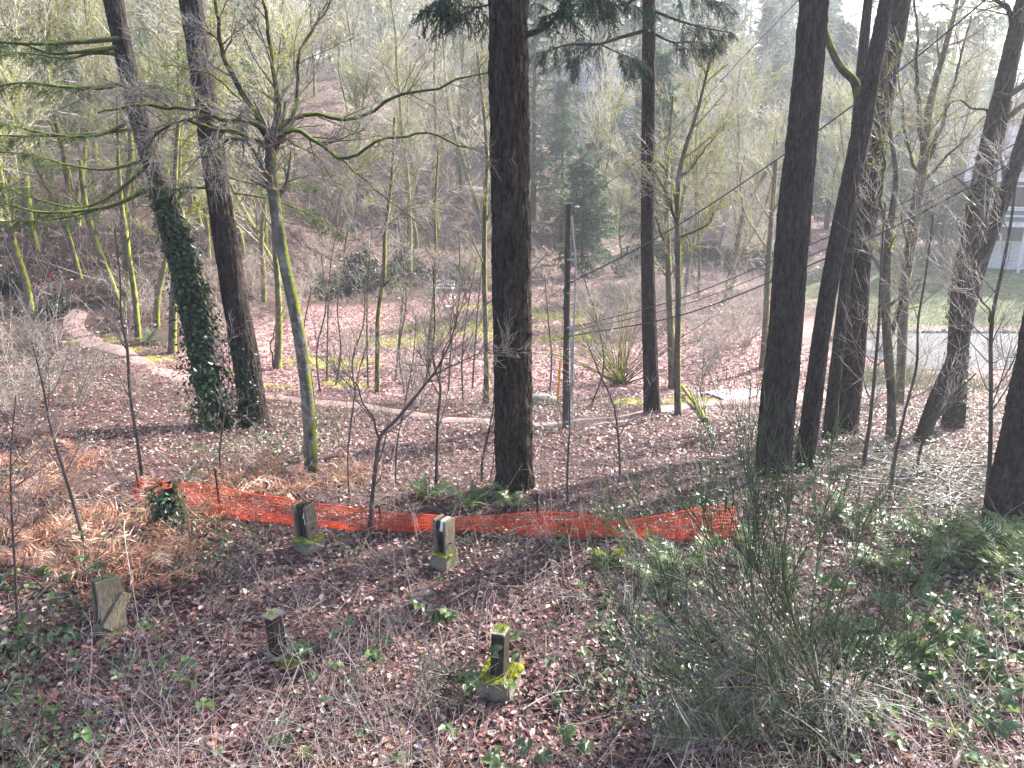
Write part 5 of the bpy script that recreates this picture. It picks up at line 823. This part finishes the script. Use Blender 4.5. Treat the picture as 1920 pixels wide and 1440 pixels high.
for lab, (u, v_), H in (('tiny feathery fir seedling in the leaves left of the mossy block', (846, 1322), .36), ('tiny fir seedling in the shade of the broom', (1340, 1240), .3)):
    b = np.array(G(u, v_)); o = thing('fir_seedling', lab, 'seedling', b); bt, nd = conifer_crown(np.random.default_rng(9), H, .15, 22, .05, .022, 1.7); c = bt.build('stem', M['twig'], o); m_ = MB(); m_.tubes(np.array([[0, 0, -.03], [0, 0, H*.5], [0, 0, H]]), np.array([.005, .004, .002]), 5, (.1, .08, .05)); m_.build('trunk', M['twig'], o); nd.build('needles', M['needle'], o)

# ------------------------------------------------------------------ ground litter and undergrowth nobody could count
def fan(n, y0, y1, r, p=1.0, m=1.18):
    y = (y0**(1-p)+r.random(n)*(y1**(1-p)-y0**(1-p)))**(1/(1-p)) if p != 1 else y0*(y1/y0)**r.random(n)
    return r.uniform(-1, 1, n)*(.70*m*(y+1.5)), y
LIT = [(.24, .118, .105), (.085, .038, .036), (.42, .285, .26), (.29, .14, .10), (.56, .45, .42), (.16, .072, .072)]
r = np.random.default_rng(800); mb = MB()
n = 74000; x, y = fan(n, 3.6, 14, r, .8); keep = path_dist(x, y) > .42; x, y = x[keep], y[keep]; n = len(x)
for sel, lf in ((y < 8.5, LEAF6), (y >= 8.5, LEAF4)):
    a, b = x[sel], y[sel]; n = len(a); mb.inst(*lf, on(a, b, r.random(n)**2*.05+.005), frames(np.stack([r.normal(0, .38, n), r.normal(0, .38, n), np.ones(n)], -1), r), r.uniform(.036, .095, n), pick(LIT, [5, 4, 2.2, 3, 1.1, 3], n, .2, r))
n = 66000; x, y = fan(n, 14, 27, r, .8); keep = (path_dist(x, y) > .45+.3*(r.random(n) < .1)) & (r.random(n) > .75*moss_patch(x, y)) & ~((x > 13.4) & (y > 25.8)); x, y = x[keep], y[keep]; n = len(x)
mb.inst(*LEAF4, on(x, y, r.random(n)**2*.05+.008), frames(np.stack([r.normal(0, .4, n), r.normal(0, .4, n), np.ones(n)], -1), r), r.uniform(.05, .11, n), pick(LIT, [4, 3, 3, 3, 1.5, 2], n, .2, r))
stuff(mb.build('leaf_litter', M['litter'], None, False), 'brown and pinkish fallen leaves carpeting the near ground', 'leaf litter')
mb = MB(); n = 60000; x = r.uniform(-13, 12, n); y = r.uniform(21.5, 47, n); keep = (r.random(n) < clearing(x, y)) & (r.random(n) > .85*moss_patch(x, y)); x, y = x[keep], y[keep]; n = len(x)
mb.inst(*LEAF4, on(x, y, r.random(n)*.04+.01), frames(np.stack([r.normal(0, .4, n), r.normal(0, .4, n), np.ones(n)], -1), r), r.uniform(.08, .17, n), pick([(.34, .2, .19), (.24, .12, .12), (.46, .33, .31), (.4, .24, .2)], [4, 3, 2, 2], n, .18, r)); stuff(mb.build('clearing_leaves', M['litter'], None, False), 'pink-brown leaves strewn over the sunlit clearing', 'leaf litter')
mb = MB(); n = 64000; x, y = fan(n, 24, 110, r, .95); s = y-hill_b(x); keep = (s > 0) | ((x > 9) & (y > 34) & ~((x > 13) & (y < 46))); x, y = x[keep], y[keep]; n = len(x)
mb.inst(*LEAF4, on(x, y, r.random(n)**2*.25+.02), frames(np.stack([r.normal(0, .5, n), r.normal(-.25, .5, n), np.ones(n)], -1), r), r.uniform(.10, .24, n)*np.clip(y/45, .7, 1.6), pick([(.32, .20, .185), (.44, .32, .30), (.16, .09, .085), (.06, .08, .04), (.10, .12, .06)], [4, 3, 2.5, 1.6, 1.3], n, .2, r)); stuff(mb.build('hillside_leaves', M['litter'], None, False), 'fallen leaves and low growth over the hillside', 'leaf litter')
POSTS = np.array([G(*p)[:2] for p in ((938, 1296), (834, 1060), (580, 1030), (208, 1186), (524, 1232), (1140, 1060))])
def nearpost(x, y): return np.min(np.stack([np.hypot((x-p[0])/.38, (y-p[1]+.35)/.75) for p in POSTS]), 0) < 1
# green ground cover in patches
mb = MB(); n = 95000; x, y = fan(n, 3.6, 40, r, .9); g = n2(x, y, .42, 14., 3)+.10*sstep(4, 9, x)*sstep(12, 6, y)+.03*sstep(13, 20, y)*(x < -4)-.05*sstep(11, 14, y)*(x > -3)-.13*sstep(10, 7.5, y)*(x < 2.5); keep = (g+r.normal(0, .03, n) > .553-.016*sstep(10, 13, y)) & (path_dist(x, y) > .6) & (clearing(x, y) < .3) & ~((x > 13) & (y > 24.5)) & ~nearpost(x, y); x, y = x[keep], y[keep]; n = len(x); print('cover', n)
mb.inst(*LEAF6, on(x, y, r.random(n)**1.5*.28+.03), frames(np.stack([r.normal(0, .45, n), r.normal(-.1, .45, n), np.ones(n)], -1), r), r.uniform(.04, .085, n), pick([(.07, .11, .045), (.12, .16, .06), (.05, .08, .045), (.17, .20, .07), (.16, .18, .11)], [3, 3, 2, .5, 2], n, .2, r)); stuff(mb.build('ground_ivy', M['leaf'], None, False), 'patches of small green ivy and bramble leaves on the forest floor', 'ground cover')
# moss cushions and short grass
mb = MB(); n = 60000; x = np.concatenate([r.uniform(-10, 8, n//2), r.uniform(-17, 8, n//2)]); y = np.concatenate([r.uniform(22, 41, n//2), r.uniform(17, 32, n//2)]); keep = r.random(n) < moss_patch(x, y)*.9; x, y = x[keep], y[keep]; n = len(x); blades(mb, on(x, y, -.005), nrm(r.normal(0, .45, (n, 3))+np.array([0, 0, 1.])), r.uniform(.03, .09, n), .03, jit((.30, .31, .05), n, .25, r), r); stuff(mb.build('moss_cushions', M['moss']), 'bright yellow-green moss spreading over the clearing and path verge', 'moss')
mb = MB(); n = 16000; x = np.concatenate([r.normal(13.3, 1.6, n//2), r.uniform(15, 32, n//2)]); y = np.concatenate([r.normal(24.6, 1.1, n//2), r.uniform(33, 40, n//2)]); blades(mb, on(x, y, 0), nrm(r.normal(0, .35, (n, 3))+np.array([0, 0, 1.])), r.uniform(.06, .16, n), .02, jit((.10, .14, .045), n, .25, r), r); stuff(mb.build('grass', M['leaf']), 'short green grass beside the grey road', 'grass')
# fine bare canes and dead stems
def canes(mb, x, y, L, r0, col, r, wander=.06, up=-.055, lean=.7, N=8, side=3, amt=.22):
    kk = ~nearpost(x, y); x, y, L, r0 = x[kk], y[kk], L[kk], r0[kk]; n = len(x); S = on(x, y, -.02); D = np.stack([r.normal(0, lean, n), r.normal(0, lean, n), np.abs(r.normal(.8, .35, n))+.1], -1); P = grow(S, D, L, N, wander, up, r); P[..., 2] = np.maximum(P[..., 2], terrain(P[..., 0], P[..., 1])+.01); R1 = taper(r0, N+1, .45); mb.tubes(P, R1, 3, jit(col, n, amt, r))
    if side:
        S, D, _, _ = spawn(P, R1, side, .25, 1., (.4, 1.), r); P2 = grow(S, D, r.uniform(.06, .3, len(S)), 2, .12, up, r); mb.tubes(P2, taper(np.full(len(S), .0022), 3, .6), 3, jit(col, len(S), amt, r))
mb = MB(); x, y = fan(2600, 3.8, 11, r, .9); d = n2(x, y, .5, 21.)+.10*sstep(1, -2, x)*sstep(9, 6.5, y); k = d+r.normal(0, .05, len(x)) > .5; x, y = x[k], y[k]; canes(mb, x, y, r.uniform(.4, 1.25, len(x)), r.uniform(.0025, .0048, len(x)), (.36, .285, .26), r)
x, y = fan(900, 3.8, 10, r, .9); k = (x < 2.0); x, y = x[k], y[k]; canes(mb, x, y, r.uniform(.5, 1.3, len(x)), r.uniform(.003, .0055, len(x)), (.12, .085, .08), r, lean=.45)
stuff(mb.build('bramble_canes', M['twig']), 'tangle of fine pale bare canes over the near ground', 'undergrowth')
mb = MB(); x, y = fan(6500, 4, 27, r, .75); k = (path_dist(x, y) > .6) & (clearing(x, y) < .5) & ~((x > 13) & (y > 24.5)); x, y = x[k], y[k]; canes(mb, x, y, r.uniform(.2, .8, len(x)), r.uniform(.002, .0042, len(x)), (.42, .33, .29), r, lean=.9, N=4, side=2)
stuff(mb.build('dead_stems', M['twig']), 'short dead stems and stalks sticking up all over the forest floor', 'undergrowth')
mb = MB(); n = 420; x = r.normal(7.6, 1.3, n); y = r.normal(11.6, 1.2, n); a = r.uniform(0, 6.28, n); P = grow(on(x, y, .03+r.random(n)*.2), np.stack([np.cos(a), np.sin(a)*.6, r.normal(0, .15, n)], -1), r.uniform(.4, 1.6, n), 6, .1, 0, r); P[..., 2] = np.maximum(P[..., 2], terrain(P[..., 0], P[..., 1])+.02); mb.tubes(P, taper(r.uniform(.004, .013, n), 7, .5), 4, pick([(.3, .27, .24), (.12, .09, .08), (.22, .19, .16)], [2, 2, 2], n, .2, r)); stuff(mb.build('brushwood', M['twig']), 'litter of dead sticks on the ground left of the massive fir', 'brushwood')
mb = MB(); n = 10500; x, y = fan(n, 22, 75, r, .9); s = y-hill_b(x); k = ((s > -.5) | ((x > 7) & (y > 34) & ~((x > 13) & (y < 45)))) & (path_dist(x, y) > .9); x, y = x[k], y[k]; canes(mb, x, y, r.uniform(.6, 2.8, len(x)), r.uniform(.005, .012, len(x)), (.44, .37, .32), r, lean=.5, N=3, side=2, up=-.03)
stuff(mb.build('hillside_brush', M['twig']), 'pale bare brush covering the hillside behind the path and clearing', 'brush')
# the larger fallen leaves nearest the camera, one by one
def maple(seed, col):
    r = np.random.default_rng(seed); a = np.linspace(0, 2*math.pi, 15, endpoint=False)-math.pi/2; rad = np.array([.25, .55, .42, .8, .5, .95, .6, 1., .6, .95, .5, .8, .42, .55, .3])[:15]*.055; rad = np.roll(rad, -0); V = np.stack([np.cos(a)*rad, np.sin(a)*rad, r.normal(0, .008, 15)+.012], -1); V = np.concatenate([V, [[0, 0, -.004]]]); b = MB(); b.add(V, [[15, q, (q+1) % 15] for q in range(15)], jit(col, 1, .05, r)[0]); return b.mesh('fallen_leaf', M['litter'], True)
ML = [maple(900+k, c) for k, c in enumerate([(.30, .17, .14), (.42, .30, .26), (.20, .10, .085), (.38, .2, .12), (.5, .42, .38)])]
x, y = fan(270, 4.6, 8.5, r, .9, .95)
for a, b in zip(x, y):
    f = link('fallen_leaf', ML[r.integers(0, 5)], ground); f.location = (a, b, float(terrain(a, b))+.045); f.rotation_euler = (r.normal(0, .35), r.normal(0, .35), r.uniform(0, 6.28)); s = r.uniform(.6, 1.15); f.scale = (s, s, s)

# ------------------------------------------------------------------ the hazy air
mb = MB(); box(mb, (0, 150, 56), (900, 420, 130), np.eye(3), (1, 1, 1), 0); hz = mb.mesh('haze', M['paint'], False); hm = bpy.data.materials.new('haze'); hm.use_nodes = True; nt = hm.node_tree; nt.nodes.remove(nt.nodes['Principled BSDF'])
pv = nt.nodes.new('ShaderNodeVolumePrincipled'); pv.inputs['Color'].default_value = (.88, .91, 1., 1); pv.inputs['Density'].default_value = .0015; pv.inputs['Anisotropy'].default_value = .45; nt.links.new(pv.outputs[0], nt.nodes['Material Output'].inputs['Volume'])
hz.materials.clear(); hz.materials.append(hm); ho = link('haze', hz); stuff(ho, 'thin bluish haze hanging through the wood', 'haze')
for o in bpy.data.objects:
    if o.parent is not None and o.type == 'MESH' and o.name.split('.')[0] in ('moss', 'twigs', 'crown', 'needles', 'side_twigs', 'stems', 'green_whips', 'dead_stems', 'canes', 'branches'): o['kind'] = 'stuff'
tot = {}
for o in bpy.data.objects:
    if o.type == 'MESH': tot[o.data.name] = sum(len(p.vertices)-2 for p in o.data.polygons) if False else len(o.data.loops)-2*len(o.data.polygons)
print('TRIS', sum(tot.values()), 'OBJ', len(bpy.data.objects), sorted(tot.items(), key=lambda a: -a[1])[:14])
